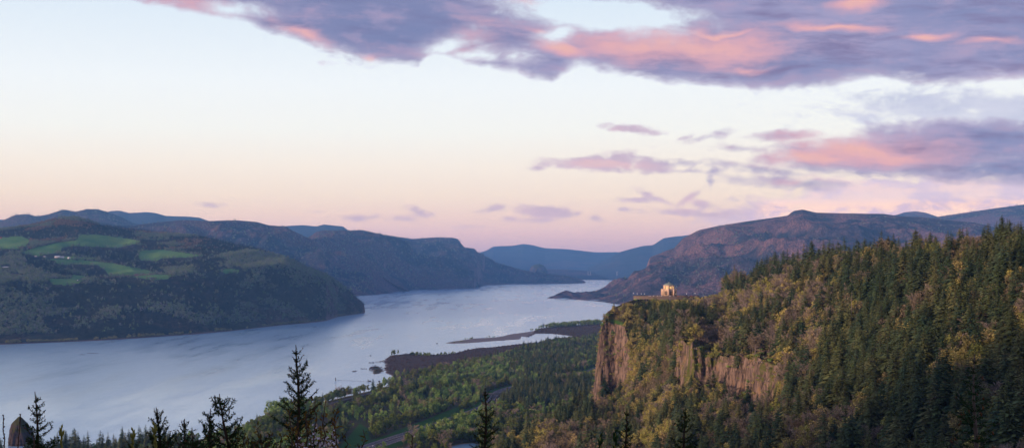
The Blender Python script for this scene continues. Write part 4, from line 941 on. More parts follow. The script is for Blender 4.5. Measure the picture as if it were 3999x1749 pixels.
# willows along the far waterline
sx_ = np.linspace(-600, 1410, 1500) + r.random(1500) * 3; sp = np.interp(sx_, hc, shore); sY = gy(sp) + 22 + r.random(1500) ** 2 * 60
wS = world(sx_, sp, sY); wS[:, 2] = 1.5; kk = fbm(sx_ / 40, sx_ * 0, 109, 3) > 0.42; big = np.clip(fbm(sx_ / 60, sx_ * 0 + 3, 111, 3), 0, 1)
mass('shore_willows', wS[kk], (7 + 14 * big * r.random(1500))[kk], r.integers(0, 3, kk.sum()), LSHORE, 'yellow green willows lining the far bank below the meadow hill', 'trees')

# ---- far slopes: small firs at screen density

FP, FS, FK = [], [], []
for i_, (nm, mt, L_) in enumerate(LANDS):
    if nm not in ('mountain', 'lowland') or mt == 'far_forest': continue
    Yc_ = L_[0][..., 1].mean(); wpx = L_[1][-1] - L_[1][0]
    if Yc_ > 18000: continue
    ex = np.abs(project(L_[0][0])[1] - project(L_[0][-1])[1]).mean()
    n = int(min(20000, wpx * ex / 20))
    P, a_, t_, _ = sample_land(L_, n, screen=True, seed=20 + i_)
    k = (a_ > -60) & (a_ < 4060) & (P[:, 2] > 6); P = P[k]
    den = fbm(P[:, 0] / 500, P[:, 1] / 900, 113, 4); k = den > 0.30 + 0.12 * (mt == 'burnt_mountain_forest'); P = P[k]
    FP.append(P); FS.append(np.clip(P[:, 1] * 0.0021, 19, 32) * (0.7 + 0.6 * r.random(len(P)))); FK.append((r.random(len(P)) < 0.28 - 0.12 * (P[:, 1] > 12000)).astype(int))
FP = np.concatenate(FP); FS = np.concatenate(FS); FK = np.concatenate(FK)
print('mountain trees', len(FP)); mass('mountain_forest', FP[FK == 0], FS[FK == 0], r.integers(0, 4, (FK == 0).sum()), LFIR, 'firs covering the slopes of the blue mountains up the river', 'forest')
mass('mountain_broadleaf_forest', FP[FK == 1], FS[FK == 1] * 0.7, r.integers(0, 5, (FK == 1).sum()), LCOT, 'pale leafless trees among the firs on the far slopes', 'forest')

# ------------------------------------------------------------------ trees near enough to be told apart
ORD = 'first second third fourth fifth sixth seventh eighth ninth tenth eleventh twelfth thirteenth fourteenth fifteenth sixteenth seventeenth eighteenth nineteenth twentieth'.split()
cand = []      # (P, height, kind, variant, zone)
# bluff
def cellw(W, PX, T):
    c = np.maximum(cliff_w(PX), cliff2_w(PX))[None] * 0.97 * ((T > 1.95) & (T < 3.05))[:, None]
    low = np.clip(T / 1.2, 0.35, 1)[:, None]
    return (1 - c) * low * ((PX > 1700) & (PX < 4720))[None]
P, bx, bt, area = sample_land('bluff', 6600, seed=31, cellw=cellw)
print('bluff area', area)
sx, sy = project(P)
extra_ = []
cP = bluff_point(np.linspace(2830, 4300, 420), np.full(420, 4.97)); cP[:, 1] += 3 + 45 * r.random(420) ** 1.5; cP[:, 0] *= 1 + (cP[:, 1] * 0); extra_.append(cP)
P = np.concatenate([P, cP]); bx = np.r_[bx, np.linspace(2830, 4300, 420)]; bt = np.r_[bt, np.full(420, 5.0)]
sx, sy = project(P)
nz_ = fbm(P[:, 0] / 55, P[:, 1] / 70, 131, 4); n2_ = fbm(P[:, 0] / 18, P[:, 1] / 22, 133, 3)
pc = np.full(len(P), 0.38)
pc = np.where((sx > 2830) & (bt > 4.5), 0.80, pc)
pc = np.where((sx > 2380) & (sx < 2720) & (sy < 1500), 0.66, pc)
pc = np.where((sx > 2700) & (sx < 3350) & (sy > 1120) & (sy < 1400) & (bt < 4.5), 0.18, pc)
pc = np.where((sx > 3250) & (sy > 1280), 0.62, pc)
pc = np.where((sx > 3250) & (sy <= 1280) & (bt <= 4.5), 0.42, pc)
pc = np.where((sx < 2420) & (sy > 1540), 0.26, pc)
pc = np.where((sx > 2600) & (sx < 3200) & (sy > 1560), 0.42, pc)
pc = np.clip(pc + 0.06 + (nz_ - 0.5) * 2.6 + (n2_ - 0.5) * 0.6, 0.03, 0.98)
u = r.random(len(P))
kind = np.where(u < pc, 'fir', np.where(r.random(len(P)) < np.where((sx > 2750) & (sx < 3350), 0.32, 0.14), 'bare', 'maple'))
h = np.where(kind == 'fir', 20 + 19 * r.random(len(P)) ** 1.3, np.where(kind == 'bare', 16 + 11 * r.random(len(P)), 13 + 13 * r.random(len(P))))
h = np.where((sx > 2830) & (bt > 4.3) & (kind == 'fir'), 14 + 23 * r.random(len(P)) ** 1.8, h)
h = np.where((sx < 2460) & (bt > 3.0), h * 0.6, h)
h = np.where((sx > 3500) & (bt > 4.3), h * 0.80, h)
h = h * (0.72 + 0.56 * fbm(P[:, 0] / 30, P[:, 1] / 40, 139, 3))
# the foot and the rim of the cliffs carry lower growth
rim = (np.maximum(cliff_w(sx), cliff2_w(sx)) > 0.2) & (bt > 1.2) & (bt < 2.0); h = np.where(rim, h * 0.55, h)
# nothing hides the domed house or its terrace
tp = sy - h * F / P[:, 1]
lim = np.interp(sx, [2400, 2470, 2540, 2560, 2575, 2640, 2700, 2790, 2830], [1192, 1172, 1166, 1148, 1166, 1172, 1166, 1150, 1125])
over = (sx > 2400) & (sx < 2830) & (tp < lim)
hn = (sy - lim - 2 * r.random(len(P)) * 6) * P[:, 1] / F
h = np.where(over, hn, h); ok = (h > 3.5) & ~((bt > 4.9) & (sx < 2830)) & (P[:, 2] > 4)
# the left end of the rock stays clear
ok &= ~((sx > 2300) & (sx < 2352) & (bt > 1.9))
h = np.where((sx < 2390) & (bt > 2.9), np.minimum(h, 7), h)
turf_z = (sx > 2375) & (sx < 2445) & (sy > 1235) & (sy < 1275); ok &= ~turf_z
facecov = (sx > 2330) & (sx < 2440) & (bt < 2.0) & (sy - h * F / P[:, 1] < 1475); h = np.where(facecov, np.maximum((sy - 1480) * P[:, 1] / F, 4), h)
fc2 = (sx > 2650) & (sx < 3080) & (bt < 2.0) & (sy - h * F / P[:, 1] < 1500); h = np.where(fc2, np.clip((sy - 1440 + 60 * n2_) * P[:, 1] / F, 5, h), h)
for i in np.where(ok)[0]: cand.append((P[i], h[i], kind[i], bt[i], 'bluff', sx[i], sy[i]))
# valley
n = 98000
vx = -1250 + 2350 * r.random(n); vy = 1500 + 3900 * r.random(n)
vp = np.stack([vx, vy, np.full(n, 3.0)], -1); px_, py_ = project(vp)
sdv = signed(vx, vy, land_xy); rdv = seg_dist(vx, vy, road_xy)
mv = np.maximum(signed(vx, vy, marsh_xy), signed(vx, vy, marsh2_xy)); pond_d = signed(vx, vy, gpoly(POND, 0))
ml = signed(vx, vy, gpoly(D([(840, 1140), (880, 1090), (905, 1060), (930, 1078), (935, 1110), (990, 1085), (1080, 1050), (1160, 1018), (1168, 1026), (1090, 1066), (940, 1132)])))
mr = signed(vx, vy, gpoly(D([(1236, 1006), (1246, 988), (1262, 986), (1262, 1004), (1250, 1012)])))
barv = signed(vx, vy, gpoly([(1735, 1342), (1770, 1330), (1900, 1312), (1990, 1302), (2085, 1290), (2095, 1303), (2060, 1318), (2038, 1326), (1900, 1336), (1780, 1343)], 0))
parkv = signed(vx, vy, gpoly([(1180, 1610), (1300, 1562), (1545, 1501), (1680, 1470), (1640, 1510), (1500, 1545), (1330, 1600)]))
br_ = seg_dist(vx, vy, [tuple(on_z(1725, 1541, 10.5)[:2]), tuple(on_z(1990, 1536, 10.5)[:2])])
ok = (sdv > 7) & ((rdv > 27) | ((rdv > 19) & (py_ < 1690) & (vx > np.interp(vy, [q_[1] for q_ in road_xy], [q_[0] for q_ in road_xy])))) & (mv < -2) & (pond_d < -2) & (ml < -3) & (mr < 0) & (barv < 0) & (br_ > 12) & (px_ > -300) & (px_ < 2700) & ((parkv < 0) | (r.random(n) < 0.12))
dens = fbm(vx / 120, vy / 160, 141, 3); ok &= r.random(n) < np.clip((dens - 0.22) * 6, 0.25, 1)
ok &= ~((py_ < 1500) & (py_ > 1380) & (px_ < 1700) & (r.random(n) < 0.2))
con_poly = [[(1869, 1545), (1930, 1540), (1935, 1600), (1880, 1600)], [(1945, 1540), (2000, 1520), (2320, 1490), (2340, 1570), (2150, 1600), (1960, 1600)], [(2000, 1400), (2330, 1330), (2340, 1450), (2080, 1500), (1980, 1480)], [(90, 1735), (330, 1745), (700, 1735), (700, 1800), (90, 1830)]]
cp = [0.95, 0.85, 0.45, 0.36]
pcv = np.full(n, 0.05)
for pl, c_ in zip(con_poly, cp): pcv = np.where(inpoly(px_, py_, pl), c_, pcv)
pcv = np.where((px_ > 1900) & (py_ < 1400) & (pcv < 0.1), 0.3, pcv)
kv = np.where(r.random(n) < pcv, 'fir', np.where(r.random(n) < 0.08, 'bare', 'cottonwood'))
hv = np.where(kv == 'fir', 14 + 19 * r.random(n), 8 + 17 * r.random(n) ** 1.2) * np.clip(0.55 + dens, 0.6, 1.1)
hv = np.where(py_ < 1420, hv * 0.75, hv)
hv = np.where((px_ < 800) & (kv != 'fir'), np.minimum(hv, 9 + 8 * r.random(n)), hv)
for i in np.where(ok)[0]: cand.append((vp[i] + [0, 0, -0.4], hv[i], kv[i], 0, 'valley', px_[i], py_[i]))
print('candidates', len(cand))
# how much of each shows: near trees first on a coarse screen grid
cand.sort(key=lambda c: c[0][1])
gw, gh, gs = 1000, 438, 4
cover = np.zeros((gh, gw), bool); seen = np.zeros(len(cand))
terr = np.full(gw * 1, 9e9)
for i, (p, hh, kd, t_, z_, x_, y_) in enumerate(cand):
    s = F / p[1]; top = y_ - hh * s; w = hh * s * (0.12 if kd == 'fir' else 0.2)
    x0, x1 = int((x_ - w) / gs), int((x_ + w) / gs) + 1; y0, y1 = int(top / gs), int((y_ - hh * s * 0.1) / gs) + 1
    x0, y0 = max(x0, 0), max(y0, 0); x1, y1 = min(x1, gw), min(y1, gh)
    if x1 <= x0 or y1 <= y0: continue
    sub = cover[y0:y1, x0:x1]
    v_ = (~sub).sum()
    # valley trees behind the bluff
    if z_ == 'valley' and x_ > 1990:
        if top > np.interp(x_, bc, crest) - 15: continue
    seen[i] = v_; sub |= True
def vsel(PP, kd, n):
    PP = np.atleast_2d(PP); q1 = fbm(PP[:, 0] / 90, PP[:, 1] / 130, 501, 3); u_ = np.abs((PP[:, 0] * 7.3 + PP[:, 1] * 3.1) * 10).astype(int)
    if kd == 'cottonwood': return np.where(q1 > 0.5, 2, 0) + u_ % 2
    if kd == 'maple':
        q2 = fbm(PP[:, 0] / 40, PP[:, 1] / 60, 503, 3); return np.where(q2 > 0.56, 3 + u_ % 2, u_ % 3)
    return u_ % n
KIN = {'fir': ('fir_tree', FIR, 'fir'), 'maple': ('maple_tree', MAPLE, 'maple'), 'bare': ('bare_tree', BARE, 'bare tree'), 'cottonwood': ('cottonwood_tree', COT, 'cottonwood')}
LIMIT = {'fir': 290, 'maple': 290, 'bare': 180, 'cottonwood': 290}
chosen = {}
for kd in KIN:
    ids = [i for i, c in enumerate(cand) if c[2] == kd and seen[i] >= 6]
    ids.sort(key=lambda i: -seen[i]); chosen[kd] = set(ids[:LIMIT[kd]])
ZONES = [('below the house terrace', lambda t, x, y, z: z == 'bluff' and 2380 < x < 2800 and t > 3.2),
         ('on the bluff skyline', lambda t, x, y, z: z == 'bluff' and x >= 2800 and t > 4.4),
         ('above the cliff band', lambda t, x, y, z: z == 'bluff' and x < 3100 and t > 2.6),
         ('high beyond the cliffs', lambda t, x, y, z: z == 'bluff' and x >= 3100 and y < 1300),
         ('halfway down beyond the cliffs', lambda t, x, y, z: z == 'bluff' and x >= 3100 and y < 1520),
         ('low beyond the cliffs', lambda t, x, y, z: z == 'bluff' and x >= 3100),
         ('at the cliff foot', lambda t, x, y, z: z == 'bluff' and x > 2380 and t > 1.5),
         ('on the wooded spur', lambda t, x, y, z: z == 'bluff' and x <= 2380),
         ('beneath the cliffs', lambda t, x, y, z: z == 'bluff'),
         ('beside the dark spire', lambda t, x, y, z: x < 800),
         ('near the piling row', lambda t, x, y, z: x < 1500 and y < 1640),
         ('between highway and meadow', lambda t, x, y, z: x < 1500),
         ('beside the reddish marsh', lambda t, x, y, z: y < 1470),
         ('behind the overpass', lambda t, x, y, z: y < 1545),
         ('on the near highway side', lambda t, x, y, z: y > 1640),
         ('between highway and overpass', lambda t, x, y, z: True)]
SHAPE = {'fir': ['dense conical', 'slender', 'broad based', 'high crowned', 'narrow', 'full', 'long trunked'], 'maple': ['spreading olive', 'rounded olive', 'wide olive', 'upright tan', 'flat topped tan'], 'bare': ['spreading', 'slim', 'wide'], 'cottonwood': ['upright olive', 'rounded olive', 'narrow green', 'wide green']}
n_ind = 0
for kd, (nm, SRC, word) in KIN.items():
    protos = {}
    rows = {}
    for i in sorted(chosen[kd]):
        p, hh, _, t_, z_, x_, y_ = cand[i]
        zone = next(k for k, (_, f_) in enumerate(ZONES) if f_(t_, x_, y_, z_)); rows.setdefault(zone, []).append(i)
    for zone, L_ in rows.items():
        L_.sort(key=lambda i: cand[i][6]); nr = max(1, math.ceil(len(L_) / 16)); per = math.ceil(len(L_) / nr)
        for rr in range(nr):
            row = sorted(L_[rr * per:(rr + 1) * per], key=lambda i: cand[i][5])
            for c_i, i in enumerate(row):
                p, hh, _, t_, z_, x_, y_ = cand[i]
                v_ = int(vsel(p, kd, len(SRC))[0])
                if v_ not in protos:
                    e = empty(nm, (0, 0, 0)); a = obj('crown', SRC[v_][0], e); b_ = obj('trunk', SRC[v_][1], e); protos[v_] = e; e['used'] = 0
                e = protos[v_]
                if e['used']: e = copy_tree(e)
                else: e['used'] = 1
                e.location = [float(q_) for q_ in (p - [0, 0, 0.3])]; wd = hh * (0.8 + 0.6 * r.random()); e.scale = (wd, wd, hh); e.rotation_euler = (0.03 * r.normal(), 0.03 * r.normal(), r.random() * 6.283)
                zn = ZONES[zone][0]
                size = 'tall' if hh > {'fir': 25, 'maple': 15, 'bare': 17, 'cottonwood': 17}[kd] else 'low' if hh < {'fir': 16, 'maple': 9, 'bare': 12, 'cottonwood': 11}[kd] else ''
                lab = f"{size} {SHAPE[kd][v_]} {word} {zn}, {ORD[c_i]} from left" + (f' in row {["one", "two", "three", "four", "five", "six", "seven", "eight", "nine", "ten", "eleven", "twelve", "thirteen", "fourteen", "fifteen", "sixteen"][rr]}' if nr > 1 else '')
                tag(e, lab.strip(), 'tree', f'{word}s {zn}'); n_ind += 1
    for e in protos.values():
        if 'used' in e: pass
for o in COL.objects:
    if 'used' in o: del o['used']
print('individual trees', n_ind)
NMASS = {'fir': ('fir_woodland', 'dark firs filling the bluff and valley woods'), 'maple': ('maple_woodland', 'yellow green budding trees filling the bluff slopes'), 'bare': ('bare_woodland', 'leafless trees among the firs on the bluff'), 'cottonwood': ('cottonwood_woodland', 'budding cottonwoods filling the flat river land')}
for kd, (nm, SRC, word) in KIN.items():
    ids = [i for i, c in enumerate(cand) if c[2] == kd and i not in chosen[kd]]
    PP = np.array([cand[i][0] for i in ids]); SS = np.array([cand[i][1] for i in ids])
    mass(NMASS[kd][0], PP, SS, vsel(PP, kd, len(SRC)), [s[2] for s in SRC], NMASS[kd][1], 'woodland')
# undergrowth on the bluff, willow thickets on the marsh
P, bx, bt, _ = sample_land('bluff', 14000, seed=37, cellw=lambda W, PX, T: (1 - 0.78 * np.maximum(cliff_w(PX), cliff2_w(PX))[None] * ((T > 2.0) & (T < 3.0))[:, None]) * ((PX > 1900) & (PX < 4720))[None] * (T > 0.5)[:, None])
x_, y_ = project(P); k = ~((x_ > 2380) & (x_ < 2440) & (y_ > 1240) & (y_ < 1270)); P = P[k]
US = [bpy.data.objects.new('scrub_source', mesh_from('scrub', *[(lambda c: (c[0], [c[1]]))(leaf_cloud(R0, [np.array([0.3 * R0.normal(), 0.3 * R0.normal(), 0.3]) for _ in range(5)], [np.array([0.35, 0.35, 0.3])] * 5, 30, 0.09, 0.6))][0], [m_])) for m_ in (M_maple, M_cot, M_bare, M_maple)]
mass('undergrowth', P, 2.0 + 3.0 * r.random(len(P)), r.integers(0, 4, len(P)), US, 'low brush and saplings covering the bluff between the trees', 'undergrowth')
n = 26000
vx = -900 + 1900 * r.random(n); vy = 2900 + 3000 * r.random(n)
mv = np.maximum(signed(vx, vy, marsh_xy), signed(vx, vy, marsh2_xy)); s1 = signed(vx, vy, land_xy); isl = signed(vx, vy, gpoly(ISLE, 0))
k = ((mv > -4) & (s1 > -2)) | (isl > -3)
holes_ = (np.hypot(vx - on_z(1532, 1404)[0], (vy - on_z(1532, 1404)[1]) / 3) < 9) | (np.hypot(vx - on_z(1549, 1453)[0], (vy - on_z(1549, 1453)[1]) / 3) < 8)
k &= ~holes_
n_marsh = int(k.sum())
# drifts of flooded scrub in the bay
for (bx_, by_, rx_, ry_) in [(1420, 1440, 12, 2), (1385, 1450, 9, 2), (1470, 1414, 18, 2.5), (1489, 1411, 10, 2), (1450, 1416, 10, 1.5), (1448, 1437, 5, 1.5), (1445, 1488, 4, 1), (1482, 1489, 3, 1), (1508, 1489, 10, 1.5), (1447, 1389, 2.2, .6), (1707, 1341, 3, .7)]:
    c_ = on_z(bx_ + rx_ * (2 * r.random(60) - 1), by_ + ry_ * (2 * r.random(60) - 1)); vx = np.r_[vx, c_[:, 0]]; vy = np.r_[vy, c_[:, 1]]; k = np.r_[k, r.random(60) < 0.45]
vx, vy = vx[k], vy[k]
drift = np.arange(len(vx)) >= n_marsh
mass('willow_thicket', np.stack([vx, vy, np.full(len(vx), 0.1)], -1), (2.2 + 2.2 * r.random(len(vx))) * np.where(drift, 0.42, 1), r.integers(0, 3, len(vx)), WIL, 'reddish brown willow scrub growing over the flooded marsh', 'shrubs')

for k, (px, y0, y1, lab) in enumerate([(2993, 1231, 1308, 'dead grey snag left of its taller twin above the cliff band'), (3001, 1264, 1357, 'tall dead snag standing in front of its twin above the cliffs'), (3054, 1176, 1275, 'straight dead snag highest of those above the cliff band'), (3325, 1137, 1319, 'long pale dead trunk among golden trees beyond the cliffs'), (3560, 1120, 1210, 'dead broken trunk high on the slope beyond the cliffs'), (3150, 1395, 1480, 'short dead snag just beyond the cliff end'), (2560, 1290, 1380, 'dead trunk between the rock face and the cliff band'), (3700, 1330, 1440, 'dead pale trunk in the dark firs beyond the cliffs')]):
    ts = np.linspace(1.0, 4.9, 200); bp_ = bluff_point(np.full(200, float(px)), ts); yy = project(bp_)[1]; b_ = bp_[np.argmin(np.abs(yy - y1))]
    hh = (y1 - y0) * b_[1] / F; e = empty('dead_tree', b_); m = MB(); m.tube([(0, 0, -1), (0.2, 0, hh * 0.5), (0.35, 0, hh)], [0.42, 0.3, 0.12], 6); m.build('trunk', M_pale, e)
    for q_ in range(9):
        a = r.random() * 6.283; z = hh * (0.3 + 0.65 * r.random()); l = 1.0 + 2.0 * r.random(); m = MB(); m.tube([(0.2, 0, z), (0.2 + math.cos(a) * l, math.sin(a) * l, z + 0.5)], [0.13, 0.04], 4); m.build('branch', M_pale, e)
    tag(e, lab, 'dead tree')
# ------------------------------------------------------------------ young conifers and shrubs on the slope below the viewpoint
M_needle = foliage_mat('young_needles', [(0.018, 0.046, 0.014), (0.032, 0.066, 0.020), (0.024, 0.052, 0.016)])
M_needle2 = foliage_mat('lighter_needles', [(0.020, 0.055, 0.016), (0.030, 0.070, 0.022)])
M_bud = material('brown_buds', lambda g, b: (0.10, 0.055, 0.02))
M_cone = material('cone_scales', lambda g, b: (0.14, 0.065, 0.025))
M_twig = material('twig_bark', lambda g, b: (0.075, 0.050, 0.035))
M_leafb = foliage_mat('bronze_leaves', [(0.13, 0.105, 0.018), (0.17, 0.10, 0.022), (0.10, 0.10, 0.02)])
M_petal = material('white_petals', lambda g, b: (0.72, 0.66, 0.68))
M_shoot = material('yellow_green_shoot', lambda g, b: (0.20, 0.20, 0.04))
def unit(v): v = np.asarray(v, float); return v / (np.linalg.norm(v) + 1e-9)
def sapling(tip, dist, bot, label, seed, slope=0.30, lean=0.0, lift=0.75, bright=False, buds=0.3, pale=False, step0=0.10, up=0.9, cones=0, bulk=1.0):
    r = np.random.default_rng(seed)
    T = world(tip[0], tip[1], dist); B = world(bot[0], bot[1], dist + 1.0)
    Ht = np.linalg.norm(T - B); ax = unit(T - B)
    root = empty('young_fir', B); tag(root, label, 'tree', 'young firs on the slope below the viewpoint')
    off = lambda s: T - ax * s + np.array([0.03 * math.sin(s * 2.1 + seed), 0, 0]) - B
    tr = MB(); n = 14; ss = np.linspace(Ht, 0, n)
    tr.tube([off(s) for s in ss], [0.008 + 0.020 * s for s in ss], 6)
    tr.build('trunk', M_pale if pale else M_twig, root)
    br = MB(); C, A, Bv, C2, A2, B2 = [], [], [], [], [], []; tips = []
    def tuft(p, d, k=7, ln=0.045, arr=None):
        for _ in range(k):
            v = unit(d * 0.7 + r.normal(size=3) * 0.75); l = ln * (0.7 + 0.6 * r.random())
            C.append(p + v * l * 0.5 + r.normal(size=3) * 0.008); A.append(v * l * 0.62); Bv.append(unit(np.cross(v, r.normal(size=3))) * 0.010)
    for k in range(7): tuft(off(0.05 + 0.035 * k), ax, 2 + k // 2, 0.035)
    s = step0 + 0.14
    while s < min(Ht, 3.4 * dist / 30 + 2):
        nb = int(r.integers(3, 6)); a0 = r.random() * 6.28
        for j in range(nb):
            if r.random() < 0.12: continue
            a = a0 + j * 6.28 / nb + r.normal() * 0.3
            L = (0.05 + slope * s ** 0.9) * (0.55 + 0.75 * r.random())
            ele = up - 0.42 * min(s, 2.2) / 1.0 * 0.6 + r.normal() * 0.12
            d = np.array([math.cos(a) * math.cos(ele), math.sin(a) * math.cos(ele), math.sin(ele)])
            p0 = off(s); pts = []
            for q in range(6):
                u = q / 5; pts.append(p0 + d * L * u + np.array([0, 0, lift * L * (u * u * 0.28 - u * 0.12)]) + r.normal(size=3) * 0.01 * u)
            br.tube(pts, [0.006 + 0.012 * L * (1 - q / 5) for q in range(6)], 4); tips.append(pts[-1])
            nt = max(3, int(L / 0.045))
            for q in range(nt):
                u = 0.12 + 0.88 * q / nt; f = u * 5; i0 = min(int(f), 4); pp = pts[i0] * (1 - (f - i0)) + pts[i0 + 1] * (f - i0)
                dd = unit(pts[i0 + 1] - pts[i0]); tuft(pp, dd, int(6 * bulk))
                if r.random() < 0.55 * bulk and L > 0.22:
                    sd_ = unit(np.cross(dd, [0, 0, 1])) * (1 if r.random() < 0.5 else -1); sl_ = (0.06 + 0.30 * L * (1 - u)) * (0.6 + 0.6 * r.random())
                    for w in range(max(2, int(sl_ / 0.045))): tuft(pp + (sd_ * 0.8 + dd * 0.5 + [0, 0, 0.12]) * (w + 1) * 0.045, unit(sd_ + dd * 0.6), int(5 * bulk))
            if r.random() < buds:
                for _ in range(3): v = unit(d + r.normal(size=3) * 0.4); C2.append(pts[-1] + v * 0.02); A2.append(v * 0.028); B2.append(unit(np.cross(v, r.normal(size=3))) * 0.011)
        s += step0 * (0.9 + 0.8 * r.random()) * (1 + s * 0.25)
    br.build('branches', M_pale if pale else M_twig, root)['kind'] = 'stuff'
    V, Q = cards(np.array(C), np.array(A), np.array(Bv)); obj('foliage', mesh_from('foliage', V, [Q], [M_needle2 if bright else M_needle]), root)
    if C2: V, Q = cards(np.array(C2), np.array(A2), np.array(B2)); o = obj('buds', mesh_from('buds', V, [Q], [M_bud]), root); o['kind'] = 'stuff'
    if cones:
        cm = MB(); cm.lathe([(0.004, 0), (0.02, -0.015), (0.024, -0.045), (0.016, -0.08), (0.002, -0.095)], 8); cme = cm.mesh('cone', [M_cone])
        for i in range(cones):
            o = obj('cone', cme, root); o.location = [float(v) for v in tips[int(r.integers(len(tips) // 4, len(tips)))] + r.normal(size=3) * 0.03]; o.rotation_euler = (r.normal() * 0.3, r.normal() * 0.3, 0)
    return root
sapling((137, 1528), 24, (150, 1960), 'sparse young fir rising in front of the dark basalt spire', 201, 0.26, buds=0.1, lift=1.4, up=0.7)
sapling((605, 1590), 22, (650, 1950), 'leaning young fir between two bank firs, left of the forked one', 202, 0.30, up=1.0, lift=1.4)
sapling((716, 1634), 24, (735, 1950), 'thin fir twig poking up beside the leaning young fir', 203, 0.30, up=1.0, bulk=0.8)
sapling((822, 1594), 26, (830, 1950), 'small slender fir just left of the broad dark one', 204, 0.20, buds=0.1)
sapling((862, 1537), 22, (925, 1950), 'broad dark young fir with its tip bent sideways', 205, 0.42, up=0.8, lift=1.3, buds=0.1)
sapling((1161, 1345), 27, (1165, 1960), 'tallest young fir, its narrow spire standing out against the river', 206, 0.30, buds=0.35, up=0.85, lift=1.1)
sapling((1896, 1512), 30, (1890, 1960), 'tall fir with a crooked loose crown in front of the highway woods', 207, 0.24, buds=0.4, up=0.8)
sapling((2445, 1592), 34, (2440, 1950), 'slim dark fir low in front of the wooded bluff', 208, 0.22, buds=0.05)
sapling((2673, 1586), 34, (2675, 1950), 'dense dark green fir low in front of the cliff foot', 209, 0.28, buds=0.05, bulk=1.2)
sapling((3805, 1380), 30, (3812, 1980), 'pale stemmed fir hung with brown cones before the dark slope', 210, 0.27, bright=True, pale=True, up=0.7, buds=0.2, cones=34)
sapling((520, 1722), 20, (560, 1960), 'bushy fir top at the lower edge between bank firs', 211, 0.42, up=0.8)
sapling((760, 1700), 20, (765, 1980), 'low spreading fir top beside the broad dark fir', 212, 0.5, up=0.6)
sapling((1020, 1690), 22, (1040, 1980), 'low dark fir branch top left of the tallest young fir', 213, 0.5, up=0.6)

def rods(name, mat, parent, paths, r0, r1, k=5):
    m = MB()
    for p in paths: m.tube(p, [r0 + (r1 - r0) * i / (len(p) - 1) for i in range(len(p))], k)
    return m.build(name, mat, parent)
def bend(a, b, n, j, r): return [tuple(a + (b - a) * i / n + r.normal(size=3) * j * (0 < i < n)) for i in range(n + 1)]
def leafy_shrub(label, seed, stems, dist, blossom):
    r = np.random.default_rng(seed); B0 = world(stems[0][1][0], stems[0][1][1], dist)
    root = empty('cherry_shrub', B0); tag(root, label, 'shrub')
    paths = []; C, A, Bv = [], [], []; Cb, Ab, Bb = [], [], []
    for tip, bot, bl in stems:
        d = dist + r.normal() * 0.4; a = world(bot[0], bot[1], d) - B0; b = world(tip[0], tip[1], d) - B0; p = bend(a, b, 8, 0.02, r); paths.append(p)
        L = np.linalg.norm(b - a); nn = int(L / 0.028)
        for i in range(nn):
            u = i / nn; q = np.array(p[min(int(u * 8), 7)]) * (1 - (u * 8) % 1) + np.array(p[min(int(u * 8) + 1, 8)]) * ((u * 8) % 1)
            isb = bl and bl[0] < u < bl[1]
            for _ in range(9 if isb else 3):
                v = unit(r.normal(size=3) + [0, 0, 0.3]); o = q + v * (0.015 + 0.05 * r.random() * (1.2 if isb else 1))
                if isb and r.random() < 0.8: Cb.append(o); Ab.append(unit(r.normal(size=3)) * 0.014); Bb.append(unit(np.cross(Ab[-1], r.normal(size=3))) * 0.013)
                elif r.random() < 0.8: C.append(o); A.append(v * 0.026); Bv.append(unit(np.cross(v, r.normal(size=3))) * 0.010)
    rods('stem', M_twig, root, paths, 0.010, 0.004)
    V, Q = cards(np.array(C), np.array(A), np.array(Bv)); obj('foliage', mesh_from('foliage', V, [Q], [M_leafb]), root)
    if Cb: V, Q = cards(np.array(Cb), np.array(Ab), np.array(Bb)); obj('blossom', mesh_from('blossom', V, [Q], [M_petal]), root)
leafy_shrub('wild cherry shoots with bronze leaves and clusters of white blossom', 301,
            [((1130, 1600), (1180, 1900), None), ((1232, 1556), (1215, 1900), (0.42, 0.62)), ((1271, 1572), (1240, 1900), (0.35, 0.55)), ((1322, 1590), (1285, 1900), (0.30, 0.68)), ((1196, 1612), (1190, 1900), (0.2, 0.5)), ((1300, 1640), (1310, 1920), (0.2, 0.75)), ((1165, 1640), (1190, 1900), (0.35, 0.7)), ((1255, 1660), (1250, 1900), (0.3, 0.8)), ((1140, 1660), (1120, 1900), None), ((1212, 1590), (1200, 1900), None)], 12, True)
leafy_shrub('bronze leaved shoot with a little blossom, apart from the main cherry', 302, [((1418, 1676), (1385, 1900), (0.25, 0.45)), ((1352, 1690), (1330, 1900), None), ((1395, 1730), (1390, 1900), (0.2, 0.6))], 12, True)
leafy_shrub('bronze leaved shoots low beside the spreading fir branches', 303, [((1018, 1660), (1010, 1900), None), ((1062, 1690), (1050, 1900), None), ((958, 1700), (960, 1900), None), ((1100, 1700), (1080, 1900), None)], 12, False)
leafy_shrub('ochre leaved twigs beside the broad dark fir', 304, [((965, 1700), (990, 1900), None), ((985, 1720), (1000, 1900), None)], 13, False)
